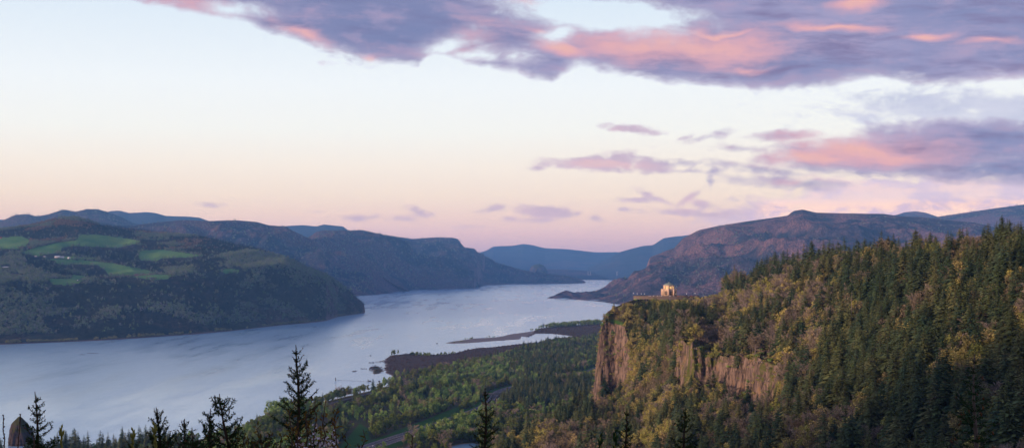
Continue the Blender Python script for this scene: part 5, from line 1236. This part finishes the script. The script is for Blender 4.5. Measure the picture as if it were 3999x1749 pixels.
for k, (tip, bot, lab) in enumerate([((241, 1672), (244, 1900), 'yellow green budding shoot beside the bank firs near the spire'), ((520, 1682), (520, 1900), 'yellow green shoot standing between the spire and the leaning fir'), ((604, 1660), (608, 1900), 'yellow green shoot in front of the leaning young fir'), ((2403, 1690), (2400, 1900), 'pale green shoot low in front of the wooded spur'), ((2345, 1705), (2345, 1900), 'short pale green shoot left of the other one before the spur')]):
    r = np.random.default_rng(310 + k); B0 = world(bot[0], bot[1], 9); T0 = world(tip[0], tip[1], 9) - B0
    root = empty('budding_shoot', B0); tag(root, lab, 'shoot')
    p = bend(np.zeros(3), T0, 6, 0.004, r); rods('stem', M_shoot, root, [p], 0.009, 0.005, 6)
    m = MB()
    for i in range(14):
        u = 0.35 + 0.65 * i / 13; q = T0 * u; a = r.random() * 6.28; v = np.array([math.cos(a) * 0.5, math.sin(a) * 0.5, 1]); m.tube([q, q + v * 0.015, q + v * 0.032], [0.004, 0.009, 0.001], 5)
    for i in range(5): a = i * 1.26; v = np.array([math.cos(a) * 0.45, math.sin(a) * 0.45, 1]); m.tube([T0 - [0, 0, 0.06], T0 - [0, 0, 0.06] + v * 0.02, T0 - [0, 0, 0.06] + v * 0.05], [0.004, 0.010, 0.001], 5)
    m.build('buds', M_shoot if k < 3 else M_needle2, root)['kind'] = 'stuff'
for k, (tip, bot, lab) in enumerate([((14, 1618), (20, 1900), 'bare reddish twig at the very left, clear of the spire'), ((81, 1615), (58, 1900), 'bare twig crossing in front of the dark spire'), ((133, 1705), (140, 1900), 'short pale twig in front of the sparse young fir'), ((1612, 1700), (1592, 1900), 'curved dry grass stem before the highway')]):
    r = np.random.default_rng(330 + k); B0 = world(bot[0], bot[1], 8); T0 = world(tip[0], tip[1], 8) - B0
    o = rods('bare_twig', M_twig, None, [bend(np.zeros(3), T0, 9, 0.003, r)] + [[tuple(T0 * u), tuple(T0 * u + np.array([0.006 * (-1) ** i, 0, 0.01]))] for i, u in enumerate(np.linspace(0.3, 0.98, 14))], 0.005, 0.003, 5)
    o.location = B0; tag(o, lab, 'twig')
# ------------------------------------------------------------------ buildings, vehicles and small works
def plain(name, c, rough=0.7, spec=0.3): return material(name, lambda g, b: c, rough, spec)
M_sand = material('sandstone', lambda g, b: g.mix(g.noise(g.vmath('SCALE', pos(g), 0.8), 1.0, 4.0), (0.66, 0.48, 0.32), (0.80, 0.60, 0.42)), 0.85)
M_copper = plain('green_copper', (0.20, 0.26, 0.22)); M_glass = plain('dark_glass', (0.03, 0.035, 0.04), 0.2, 0.5); M_stonew = material('stone_wall', lambda g, b: g.mix(g.noise(g.vmath('SCALE', pos(g), 0.7), 1.0, 5.0), (0.14, 0.11, 0.09), (0.24, 0.19, 0.15)), 0.9)
M_metalw = plain('pale_metal', (0.62, 0.62, 0.62), 0.5); M_dark = plain('dark_metal', (0.05, 0.05, 0.05), 0.6); M_wood = plain('tarred_wood', (0.06, 0.045, 0.035)); M_tyre = plain('tyre_rubber', (0.02, 0.02, 0.02), 0.9)
M_globe = material('lamp_globe', lambda g, b: (b.inputs['Emission Color'].__setattr__('default_value', (1, 0.93, 0.85, 1)), b.inputs['Emission Strength'].__setattr__('default_value', 0.9), (0.8, 0.8, 0.78))[2], 0.4)
def ngon(n, r, ph=0.0, sx=1, sy=1): return [(r * sx * math.cos(ph + 2 * math.pi * i / n), r * sy * math.sin(ph + 2 * math.pi * i / n)) for i in range(n)]
M_glow = material('lit_window', lambda g, b: (b.inputs['Emission Color'].__setattr__('default_value', (1, 0.62, 0.22, 1)), b.inputs['Emission Strength'].__setattr__('default_value', 0.9), (0.3, 0.2, 0.1))[2], 0.4)
# the domed house on its terrace
HC = world(2613, 1156, 1868); HZ = float(HC[2])
def domed_house():
    root = empty('domed_house', (HC[0], HC[1], HZ), 0.2, 1.18)
    tag(root, 'sandstone eight sided house with tall windows and green dome on the bluff point', 'house')
    ph = math.pi / 8
    m = MB(); m.prism(ngon(8, 10.0, ph), -0.5, 1.2, 1.0); m.build('plinth', M_stonew, root)
    m = MB(); m.prism(ngon(8, 9.0, ph), 1.2, 8.3); m.prism(ngon(8, 9.3, ph), 8.303, 8.9); m.build('wall', M_sand, root)
    m = MB(); m.prism(ngon(8, 6.5, ph), 8.903, 13.4); m.prism(ngon(8, 6.9, ph), 13.403, 14.0); m.build('upper_wall', M_sand, root)
    m = MB(); m.lathe([(6.6, 14.003), (6.2, 14.8), (5.2, 15.7), (3.6, 16.5), (1.5, 16.95), (0.02, 17.05)], 24); dome = m.build('dome', M_copper, root, True)
    m = MB(); m.lathe([(0.9, 16.9), (0.9, 17.8), (0.02, 18.6)], 12); m.build('lantern', M_copper, dome)
    for i in range(8):
        a = i * math.pi / 4; c, s = math.cos(a), math.sin(a); w = 9.0 * math.cos(ph)
        def slab(r0, r1, hw, z0, z1, nm, mt, par=root):
            m = MB(); v = [(r * c - t * s, r * s + t * c, z) for z in (z0, z1) for r, t in ((r0, -hw), (r1, -hw), (r1, hw), (r0, hw))]
            m.add(v, [(3, 2, 1, 0), (4, 5, 6, 7), (0, 1, 5, 4), (1, 2, 6, 5), (2, 3, 7, 6), (3, 0, 4, 7)]); return m.build(nm, mt, par)
        win = slab(w - 0.1, w + 0.12, 1.9, 1.6, 6.6, 'window', M_glass)
        for t in (-0.65, 0.65):
            m = MB(); z0, z1 = 1.6, 6.9; r0, r1 = w, w + 0.3
            v = [(r * c - tt * s, r * s + tt * c, z) for z in (z0, z1) for r, tt in ((r0, t - .14), (r1, t - .14), (r1, t + .14), (r0, t + .14))]
            m.add(v, [(3, 2, 1, 0), (4, 5, 6, 7), (0, 1, 5, 4), (1, 2, 6, 5), (2, 3, 7, 6), (3, 0, 4, 7)]); m.build('mullion', M_sand, win)
        slab(6.5 * math.cos(ph) - 0.1, 6.5 * math.cos(ph) + 0.1, 1.1, 9.6, 12.4, 'upper_window', M_glow)
        b = a + ph; c, s = math.cos(b), math.sin(b)
        slab(8.6, 10.1, 0.75, 1.203, 9.3, 'buttress', M_sand); slab(6.2, 7.1, 0.5, 8.905, 13.9, 'upper_buttress', M_sand)
domed_house()
m = MB(); TE = ngon(40, 1.0, 0, 50, 26); m.prism([(x, y) for x, y in TE], -9, 0); te = m.build('terrace', M_stonew); te.location = (HC[0] - 3, HC[1] + 6, HZ - 0.5)
tag(te, 'curved tan stone terrace that carries the domed house', 'terrace')
m = MB(); n = 64; o_ = ngon(n, 1, 0, 50.2, 26.2); i_ = ngon(n, 1, 0, 49.7, 25.7)
v = [(x, y, 0) for x, y in o_] + [(x, y, 1.0) for x, y in o_] + [(x, y, 1.0) for x, y in i_] + [(x, y, 0) for x, y in i_]
m.add(v, [(a + k * n, (a + 1) % n + k * n, (a + 1) % n + (k + 1) * n, a + (k + 1) * n) for k in range(3) for a in range(n)]); pw = m.build('parapet', M_stonew, te)
# viaduct posts right of the terrace
for k, (px, lab) in enumerate([(2617, 'pale concrete viaduct post below the domed house'), (2639, 'pale concrete viaduct post below the parked cars'), (2660, 'short pale viaduct post furthest from the rock face')]):
    P_ = world(px, 1160, 1838); m = MB(); m.box((-0.5, -0.5, -9), (0.5, 0.5, 2.2)); m.box((-0.8, -0.8, 2.2), (0.8, 0.8, 2.6)); o = m.build('concrete_post', M_conc); o.location = P_ - [0, 0, 2.5]; tag(o, lab, 'post')
def lamp_post(P_, lab):
    root = empty('street_lamp', P_); tag(root, lab, 'street lamp', 'globe lamps along the terrace')
    m = MB(); m.tube([(0, 0, -0.5), (0, 0, 3.4), (0, 0, 4.2)], [0.12, 0.09, 0.08], 6); m.build('post', M_dark, root)
    m = MB(); m.lathe([(0.05, 4.2), (0.32, 4.4), (0.42, 4.7), (0.3, 5.0), (0.02, 5.15)], 10); m.build('globe', M_globe, root)
for px, Y_, lab in [(2474, 1868, 'outermost white globe lamp at the bare end of the terrace'), (2489, 1852, 'second white globe lamp from the terrace end'), (2505, 1846, 'third white globe lamp from the terrace end'), (2517, 1843, 'fourth white globe lamp beside the parked cars'), (2640, 1843, 'globe lamp just past the domed house'), (2682, 1848, 'tall globe lamp past the red parked car'), (2715, 1866, 'last globe lamp near the wooded end of the terrace')]:
    p_ = world(px, 1157, Y_); p_[2] = HZ - 0.5; lamp_post(p_, lab)
PAINT = {k: plain(k + '_paint', c, 0.35, 0.5) for k, c in dict(white=(0.75, 0.75, 0.75), silver=(0.42, 0.43, 0.45), red=(0.45, 0.03, 0.03), blue=(0.04, 0.07, 0.2), black=(0.02, 0.02, 0.02), green=(0.05, 0.14, 0.07)).items()}
def loft(m, sec):       # sections along x: (x, half width, z0, z1)
    v = []
    for x, w, z0, z1 in sec: v += [(x, -w, z0), (x, w, z0), (x, w * 0.93, z1), (x, -w * 0.93, z1)]
    q = [(4 * i + j, 4 * i + (j + 1) % 4, 4 * i + 4 + (j + 1) % 4, 4 * i + 4 + j) for i in range(len(sec) - 1) for j in range(4)]
    n = 4 * (len(sec) - 1); m.add(v, q + [(3, 2, 1, 0), (n, n + 1, n + 2, n + 3)])
m = MB(); loft(m, [(-2.25, 0.7, 0.45, 0.8), (-2.1, 0.88, 0.32, 0.92), (-1.2, 0.92, 0.28, 0.98), (0.9, 0.92, 0.28, 0.95), (2.0, 0.86, 0.32, 0.80), (2.25, 0.7, 0.42, 0.66)]); loft(m, [(-1.7, 0.76, 0.9, 0.98), (-1.2, 0.78, 0.9, 1.42), (0.2, 0.78, 0.9, 1.46), (0.95, 0.78, 0.9, 0.99)]); car_b = m.mesh('car_body')
m = MB(); loft(m, [(-1.52, 0.795, 1.0, 1.05), (-1.15, 0.80, 1.0, 1.34), (0.15, 0.80, 1.0, 1.37), (0.78, 0.795, 1.0, 1.04)]); car_g = m.mesh('car_window', [M_glass])
m = MB(); m.lathe([(0.02, -0.1), (0.33, -0.1), (0.33, 0.1), (0.02, 0.1)], 12); car_w = m.mesh('wheel', [M_tyre])
car_mesh = {}
def car(P_, rz, colour, lab, grp=None, lights=False, scale=1.0):
    root = empty('parked_car' if not lights else 'car', P_, rz, scale); tag(root, lab, 'car', grp)
    if colour not in car_mesh: q = car_b.copy(); q.materials.clear(); q.materials.append(PAINT[colour]); car_mesh[colour] = q
    obj('body', car_mesh[colour], root); obj('windows', car_g, root)['kind'] = 'stuff'
    for x in (-1.4, 1.4):
        for y in (-0.84, 0.84): w = obj('wheel', car_w, root); w.location = (x, y, 0.33); w.rotation_euler = (math.pi / 2, 0, 0)
    for y in (-0.6, 0.6):
        mm = MB(); mm.box((2.12, y - 0.16, 0.55), (2.29, y + 0.16, 0.70)); mm.build('headlight', M_lit if lights else M_glass, root)
M_lit = material('lit_headlight', lambda g, b: (b.inputs['Emission Color'].__setattr__('default_value', (1, 0.85, 0.6, 1)), b.inputs['Emission Strength'].__setattr__('default_value', 60.0), (0.9, 0.9, 0.85))[2], 0.4)
for px, dY, col, lab in [(2534, -12, 'silver', 'silver car parked at the outer end of the terrace row'), (2540, -14, 'white', 'white car parked second from the outer terrace end'), (2547, -14, 'blue', 'dark blue car in the terrace row beside a white one'), (2553, -15, 'white', 'white car parked nearest the conifers on the terrace'), (2560, -16, 'green', 'green car parked on the terrace before the domed house'),
                         (2568, -16, 'white', 'white car parked just outside the domed house steps'), (2576, -17, 'silver', 'silver car parked beside the domed house'), (2583, -17, 'white', 'white car parked against the plinth of the domed house'), (2618, -17, 'white', 'white car parked right under the tall windows'), (2632, -16, 'silver', 'silver car parked past the tall windows'), (2650, -15, 'red', 'bright red car parked on the terrace past the domed house'), (2661, -13, 'black', 'black car parked beside the bright red one'), (2700, -6, 'red', 'dull red car at the wooded end of the terrace'), (2690, -10, 'silver', 'silver car between two globe lamps at the wooded end')]:
    p_ = world(px, 1157, HC[1] + 3 + dY); p_[2] = HZ - 0.498; car(p_, random.uniform(1.2, 1.9), col, lab, 'cars parked on the terrace')
hill_W, hill_PX, hill_T, _h = LAND['hill']
def hill_at(px, py):
    j = int(np.clip(np.searchsorted(hill_PX, px), 1, len(hill_PX) - 1)); colm = hill_W[:, j]; qy = project(colm)[1]
    for i in range(len(qy) - 1, 0, -1):
        if qy[i] <= py <= qy[i - 1] or i == 1:
            t = (py - qy[i]) / (qy[i - 1] - qy[i] + 1e-9); t = min(max(t, 0), 1); p = colm[i] * (1 - t) + colm[i - 1] * t
            return np.array([(px - 2000) / F * p[1], p[1], p[2]])
M_roofw = plain('white_metal_roof', (0.60, 0.63, 0.66), 0.4); M_wallw = plain('white_boards', (0.55, 0.53, 0.50)); M_wallr = plain('tan_boards', (0.40, 0.24, 0.15)); M_roofr = plain('red_roof', (0.30, 0.08, 0.06))
def gabled(name, px, py, L, W_, h, rise, rz, wm, rm, lab, cat, door=True, chimney=False):
    P_ = hill_at(px, py); root = empty(name, P_, rz); tag(root, lab, cat)
    m = MB(); m.box((-L / 2, -W_ / 2, -3), (L / 2, W_ / 2, h)); v = [(-L / 2, -W_ / 2, h), (-L / 2, W_ / 2, h), (-L / 2, 0, h + rise - 0.05), (L / 2, -W_ / 2, h), (L / 2, W_ / 2, h), (L / 2, 0, h + rise - 0.05)]; m.add(v, (), [(0, 2, 1), (3, 4, 5)]); m.build('wall', wm, root)
    m = MB(); e = 0.6; v = [(x, y, z + d) for x in (-L / 2 - e, L / 2 + e) for y, z in ((-W_ / 2 - e, h - 0.25), (0, h + rise), (W_ / 2 + e, h - 0.25)) for d in (0.05, 0.3)]
    m.add(v, [(0, 2, 8, 6), (2, 4, 10, 8), (1, 7, 9, 3), (3, 9, 11, 5), (0, 6, 7, 1), (4, 5, 11, 10)]); rf = m.build('roof', rm, root)
    if chimney: m = MB(); m.box((L / 4 - .4, -.4, h + rise - 0.5), (L / 4 + .4, .4, h + rise + 1.2)); m.build('chimney', M_stonew, rf)
    k = max(2, int(L / 6))
    for i in range(k):
        x = -L / 2 + (i + 0.5) * L / k; m = MB(); m.box((x - 0.6, -W_ / 2 - 0.06, 1.1), (x + 0.6, -W_ / 2 + 0.02, 2.3)); m.build('window', M_glass, root)
    m = MB(); m.box((L / 2 - 0.02, -1.4, 0), (L / 2 + 0.07, 1.4, 2.8)); m.build('door', M_dark, root)
gabled('barn', 225, 1006, 25, 14, 4.2, 4.2, 0.05, M_wallw, M_roofw, 'long white roofed barn above the middle meadow', 'barn')
gabled('barn', 244, 1007, 16, 11, 4.0, 3.6, 0.1, M_wallw, M_roofw, 'shorter white roofed barn right beside the long one', 'barn')
gabled('barn', 270, 1010, 12, 10, 3.8, 4.5, -0.6, M_wallw, M_roofw, 'small white roofed shed half behind trees past the barns', 'barn')
gabled('farmhouse', 23, 1046, 27, 9, 3.6, 2.6, 0.05, M_wallr, M_roofw, 'long tan farmhouse with pale roof near the left meadow woods', 'house', chimney=True)
gabled('farmhouse', 4, 931, 10, 8, 4.2, 3.5, 0.4, M_roofr, M_roofr, 'small red house above the leftmost meadow', 'house', chimney=True)
gabled('farmhouse', 89, 1056, 9, 8, 5.0, 3.0, 0.5, M_wallw, M_wallw, 'small white house among trees below the farm', 'house', chimney=True)
gabled('farmhouse', 140, 1003, 11, 8, 3.4, 2.8, -0.2, M_wallw, M_roofw, 'little grey white house left of the barns', 'house', chimney=True)
gabled('farmhouse', 175, 1004, 12, 8, 3.2, 2.6, 0.1, M_wallw, M_wallw, 'low pale house between the little house and the barns', 'house', chimney=True)
# hedgerow trees breaking the edges of the meadows
HP, HS, HK = [], [], []
hr = np.random.default_rng(99)
for f_ in FIELDS:
    for (x1, y1), (x2, y2) in zip(f_, f_[1:] + f_[:1]):
        L_ = math.hypot(x2 - x1, y2 - y1)
        for _ in range(int(L_ / 3.2)):
            t = hr.random(); x_, y_ = x1 + (x2 - x1) * t + hr.normal() * 2.5, y1 + (y2 - y1) * t + hr.normal() * 1.0
            if -60 < x_ < 1400 and fbm(np.array([x_ / 25]), np.array([y_ / 12]), 400, 2)[0] > 0.42 and not (195 < x_ < 290 and 994 < y_ < 1016): HP.append(hill_at(x_, y_)); HS.append(6 + 12 * hr.random() ** 1.5); HK.append(int(hr.integers(0, 9)))
mass('hedgerow_trees', np.array(HP) - [0, 0, 0.5], np.array(HS), np.array(HK), LCOT + LFIR, 'hedgerow trees along the edges of the green meadows', 'trees')
# lane over the hill, a car on it with its lights on
LP = [hill_at(a, b) for a, b in [(286, 1118), (294, 1108), (303, 1097), (318, 1089), (400, 1077), (480, 1068), (560, 1064), (640, 1060), (700, 1060)]]
Pp_ = np.array(LP); dd = np.r_[0, np.cumsum(np.linalg.norm(np.diff(Pp_[:, :2], axis=0), axis=1))]; ss = np.linspace(0, dd[-1], 120); LX = np.stack([np.interp(ss, dd, Pp_[:, k]) for k in range(3)], -1)
tt = np.gradient(LX[:, :2], axis=0); tt /= np.linalg.norm(tt, axis=1)[:, None]; nn_ = np.stack([tt[:, 1], -tt[:, 0]], -1)
V = np.stack([np.c_[LX[:, :2] + nn_ * o, LX[:, 2] + 1.2] for o in (-4, 4)], 0); idx = np.arange(240).reshape(2, 120); q = np.stack([idx[0, :-1], idx[0, 1:], idx[1, 1:], idx[1, :-1]], -1)
tag(obj('lane', mesh_from('lane', V.reshape(-1, 3), [q], [M_asph])), kind='structure')
p_ = hill_at(304, 1096); car(p_ + [0, 0, 1.3], -1.65, 'silver', 'car with its headlights on climbing the lane across the river', None, True, 1.6)
# beside the river and on the highway
def at_ground(px, py, z): q_ = on_z(px, py, z); return q_
for px, py, z, rz, col, lab in [(1926, 1588, RZ + .08, 1.3, 'white', 'white car driving past the dark firs by the overpass'), (1921, 1592, RZ + .08, 1.3, 'silver', 'silver car close behind the white one by the overpass'), (1458, 1741, RZ + .08, 1.15, 'white', 'white car on the nearest stretch of the highway'), (2262, 1473, RZ + .08, 0.9, 'white', 'white car on the short stretch of highway seen beside the rock face'),
                                (1508, 1518, 3.4, 0.4, 'white', 'white car parked on the river bank below the pilings'), (1516, 1516, 3.4, 0.5, 'white', 'second white car parked beside the first on the river bank'), (1547, 1511, 3.4, 0.5, 'silver', 'silver car parked by the river nearer the marsh'), (1563, 1504, 3.4, 0.5, 'white', 'white car parked on the bank by the round dark tree'), (1535, 1506, 3.4, 0.3, 'black', 'black car parked between silver and white cars on the bank'), (1430, 1539, 3.4, 0.4, 'blue', 'dark blue car parked by the budding bank trees')]:
    car(at_ground(px, py, z), rz, col, lab, 'cars in the river flats')
def lorry(P_, rz):
    root = empty('lorry', P_, rz); tag(root, 'white lorry with orange red side bands on the highway', 'lorry')
    m = MB(); m.box((-7.5, -1.3, 1.1), (3.0, 1.3, 4.0)); tr = m.build('trailer', PAINT['white'], root)
    for z in (1.7, 2.6, 3.4): m = MB(); m.box((-7.3, -1.33, z), (2.8, 1.33, z + 0.35)); m.build('side_band', plain('orange_band', (0.55, 0.13, 0.04)), tr)
    m = MB(); loft(m, [(3.4, 1.2, 0.6, 3.4), (4.6, 1.2, 0.6, 3.4), (5.3, 1.15, 0.6, 2.0), (6.2, 1.0, 0.6, 1.9)]); m.build('cab', PAINT['white'], root)
    for x in (-6.3, -5.2, 1.5, 3.8, 5.6):
        for y in (-1.15, 1.15): w = obj('wheel', car_w, root); w.location = (x, y, 0.5); w.rotation_euler = (math.pi / 2, 0, 0); w.scale = (1.5, 1.5, 1.5)
lorry(at_ground(1624, 1712, RZ + .08), 1.15)
m = MB(); m.tube([(0, 0, 0), (0, 0, 3.2)], [0.08, 0.08], 6); sg = empty('road_sign', at_ground(1642, 1676, RZ)); tag(sg, 'small white sign on a post in the grass beside the highway', 'sign'); m.build('post', M_metalw, sg); m = MB(); m.box((-0.9, -0.04, 2.0), (0.9, 0.04, 3.4)); m.build('sign_board', plain('sign_white', (0.7, 0.7, 0.7)), sg)
# pilings
m = MB(); m.tube([(0, 0, -3), (0.03, 0, 1.2), (0, 0, 2.1)], [0.32, 0.30, 0.26], 8); pile = m.mesh('wooden_pile', [M_wood])
n = 40
for i in range(n):
    t = i / (n - 1); px = 1316 + (1556 - 1316) * t; py = 1484 + 13 * t
    o = obj('wooden_pile', pile); o.location = on_z(px, py, 0); o.rotation_euler = (random.gauss(0, .04), random.gauss(0, .04), 0); o.scale = (1, 1, random.uniform(0.7, 1.1))
    tag(o, f'{ORD[i % 20]} pile from the {"outer end of" if i < 20 else "middle pile in"} the row reaching into the bay', 'pile', 'wooden piles reaching into the bay')
for i in range(12):
    o = obj('wooden_pile', pile); o.location = on_z(1172 + 4 * i, 1535 + 0.5 * i, 0); o.scale = (1, 1, random.uniform(0.5, 0.8))
    tag(o, f'{ORD[i]} pile from the left in the short row behind the tallest young fir', 'pile', 'short row of piles behind the tallest young fir')
for (px, py, lab) in [(1311, 1485, 'tall cluster of piles marking the outer end of the piling row'), (1438, 1491, 'tall pile cluster halfway along the piling row')]:
    root = empty('mooring_dolphin', on_z(px, py, 0)); tag(root, lab, 'piles')
    for k in range(5):
        a = k * 1.256; m = MB(); m.tube([(math.cos(a) * 1.1, math.sin(a) * 1.1, -3), (math.cos(a) * 0.35, math.sin(a) * 0.35, 7.5 if px < 1400 else 6.5)], [0.3, 0.26], 7); m.build('post', M_wood, root)
    m = MB(); m.lathe([(0.75, 5.2), (0.8, 5.2), (0.8, 5.6), (0.75, 5.6)], 10); m.build('band', M_dark, root)
# beacons in the channel
for px, py, lab, hh in [(2157, 1133, 'red channel beacon standing left of its twin in the far river', 13), (2224, 1128, 'red channel beacon standing right of its twin in the far river', 14), (1454, 1161, 'dark channel marker off the tip of the left hill', 11)]:
    root = empty('channel_marker', on_z(px, py, 0)); tag(root, lab, 'marker'); m = MB(); m.tube([(0, 0, -3), (0, 0, hh)], [0.9, 0.5], 7); m.build('post', M_wood, root)
    m = MB(); m.prism([(-2.2, -0.2), (2.2, -0.2), (2.2, 0.2), (-2.2, 0.2)], hh - 1, hh + 3, 0.5); m.build('board', PAINT['red'] if px > 2000 else M_dark, root)
for px, py, L, lab in [(362, 1379, 34, 'longest drift log floating off the far bank'), (322, 1384, 16, 'shorter drift log just left of the longest'), (1040, 1256, 10, 'lone dark drift log out in mid river')]:
    m = MB(); m.tube([(-L / 2, 0, 0.1), (0, 0.6, 0.25), (L / 2, 0, 0.1)], [0.7, 0.9, 0.5], 7); m.tube([(L / 5, 0.3, 0.2), (L / 4, 1.5, 1.4)], [0.3, 0.1], 5); o = m.build('drift_log', M_wood); o.location = on_z(px, py, 0); tag(o, lab, 'log')
# pylons and masts far off
def mast(name, P_, hh, w, lab, cat, arms=True):
    root = empty(name, P_); tag(root, lab, cat); m = MB()
    for sx_ in (-1, 1):
        for sy_ in (-1, 1): m.tube([(sx_ * w, sy_ * w, -2), (sx_ * 0.3, sy_ * 0.3, hh)], [w * 0.14, w * 0.09], 4)
    for k in range(5): z = hh * k / 5; a = w * (1 - k / 5) + .3; b = w * (1 - (k + 1) / 5) + .3; m.tube([(-a, -a, z), (b, -b, z + hh / 5)], [w * .06] * 2, 4); m.tube([(a, -a, z), (-b, -b, z + hh / 5)], [w * .06] * 2, 4)
    m.build('lattice_tower', M_dark if not arms else M_metalw, root)
    if arms:
        for z in (0.7, 0.85): m = MB(); m.tube([(-w * 2.2, 0, hh * z), (w * 2.2, 0, hh * z)], [w * .09] * 2, 4); m.build('crossarm', M_metalw, root)
for px, lab in [(2297, 'leftmost power pylon on the far lowland'), (2306, 'power pylon right beside the leftmost one'), (2410, 'lone power pylon nearest the far water')]:
    mast('power_pylon', world(px, 1075, 18200), 62, 7, lab, 'pylon')
for px, py, lab in [(478, 823, 'radio mast left of its twin on the far ridge'), (524, 834, 'radio mast right of its twin on the far ridge')]:
    mast('radio_mast', world(px, py, 19900), 45, 3, lab, 'mast', False)
# small round trees on the grassy bank by the piling row, and poplars at the marsh tip
def lone(px, py, hh, src, nm, lab, z=1.2, w=1.0):
    e = empty(nm, on_z(px, py, z), random.random() * 6); obj('crown', src[0], e); obj('trunk', src[1], e); e.scale = (hh * w, hh * w, hh); tag(e, lab, 'tree')
lone(1529, 1506, 11, FIR[2], 'round_pine', 'small dense round pine alone on the grassy bank', w=1.6)
lone(1598, 1512, 12, FIR[2], 'round_pine', 'second small round pine by the parked cars', w=1.5)
lone(1405, 1540, 24, COT[3], 'cottonwood_tree', 'biggest budding tree alone on the bank, before the bay', w=1.3)
lone(1383, 1545, 21, COT[1], 'cottonwood_tree', 'budding tree leaning against the biggest bank tree', w=1.2)
lone(1422, 1534, 15, BARE[0], 'bare_tree', 'lilac grey leafless tree right of the biggest bank tree', w=1.1)
lone(1460, 1522, 9, BARE[1], 'bare_tree', 'small leafless tree on the grassy bank past the lilac one')
lone(1476, 1518, 7, MAPLE[0], 'maple_tree', 'low bushy tree on the grassy bank near the pine', w=1.3)
lone(1345, 1553, 19, COT[2], 'cottonwood_tree', 'slim budding tree left of the biggest bank pair')
lone(1330, 1556, 17, COT[1], 'cottonwood_tree', 'rounded budding tree behind the slim one on the bank', w=1.2)
lone(1300, 1566, 19, COT[0], 'cottonwood_tree', 'budding tree in the middle of the waterside row')
lone(1278, 1572, 18, COT[2], 'cottonwood_tree', 'narrow budding tree in the waterside row')
lone(1252, 1580, 20, COT[1], 'cottonwood_tree', 'full budding tree at the left of the waterside row', w=1.2)
lone(1232, 1585, 19, COT[3], 'cottonwood_tree', 'wide budding tree at the start of the waterside row', w=1.1)
rr_ = np.random.default_rng(77)
def strip(P2, n, hh, jx, jy, zone, src_list, names):
    pass
PT, PS = [], []
for (x0, y0, x1, y1, n, h0, h1) in [(1598, 1386, 1680, 1390, 26, 6, 14), (1700, 1388, 1780, 1380, 22, 4, 10), (1812, 1326, 1850, 1322, 12, 4, 9), (1900, 1318, 1935, 1316, 10, 3, 7), (2072, 1290, 2110, 1288, 12, 6, 12), (2132, 1280, 2350, 1264, 150, 10, 22), (2150, 1272, 2350, 1258, 120, 10, 20), (1762, 1336, 1822, 1333, 40, 2, 4)]:
    t = rr_.random(n); p_ = on_z(x0 + (x1 - x0) * t, y0 + (y1 - y0) * t + rr_.normal(size=n) * 1.2, 0.3); PT.append(p_); PS.append(h0 + (h1 - h0) * rr_.random(n))
PT = np.concatenate(PT); PS = np.concatenate(PS)
mass('waterside_trees', PT, PS, rr_.integers(0, 4, len(PT)), [s[2] for s in COT], 'budding trees and bushes along the marsh edge and sandbar', 'trees')
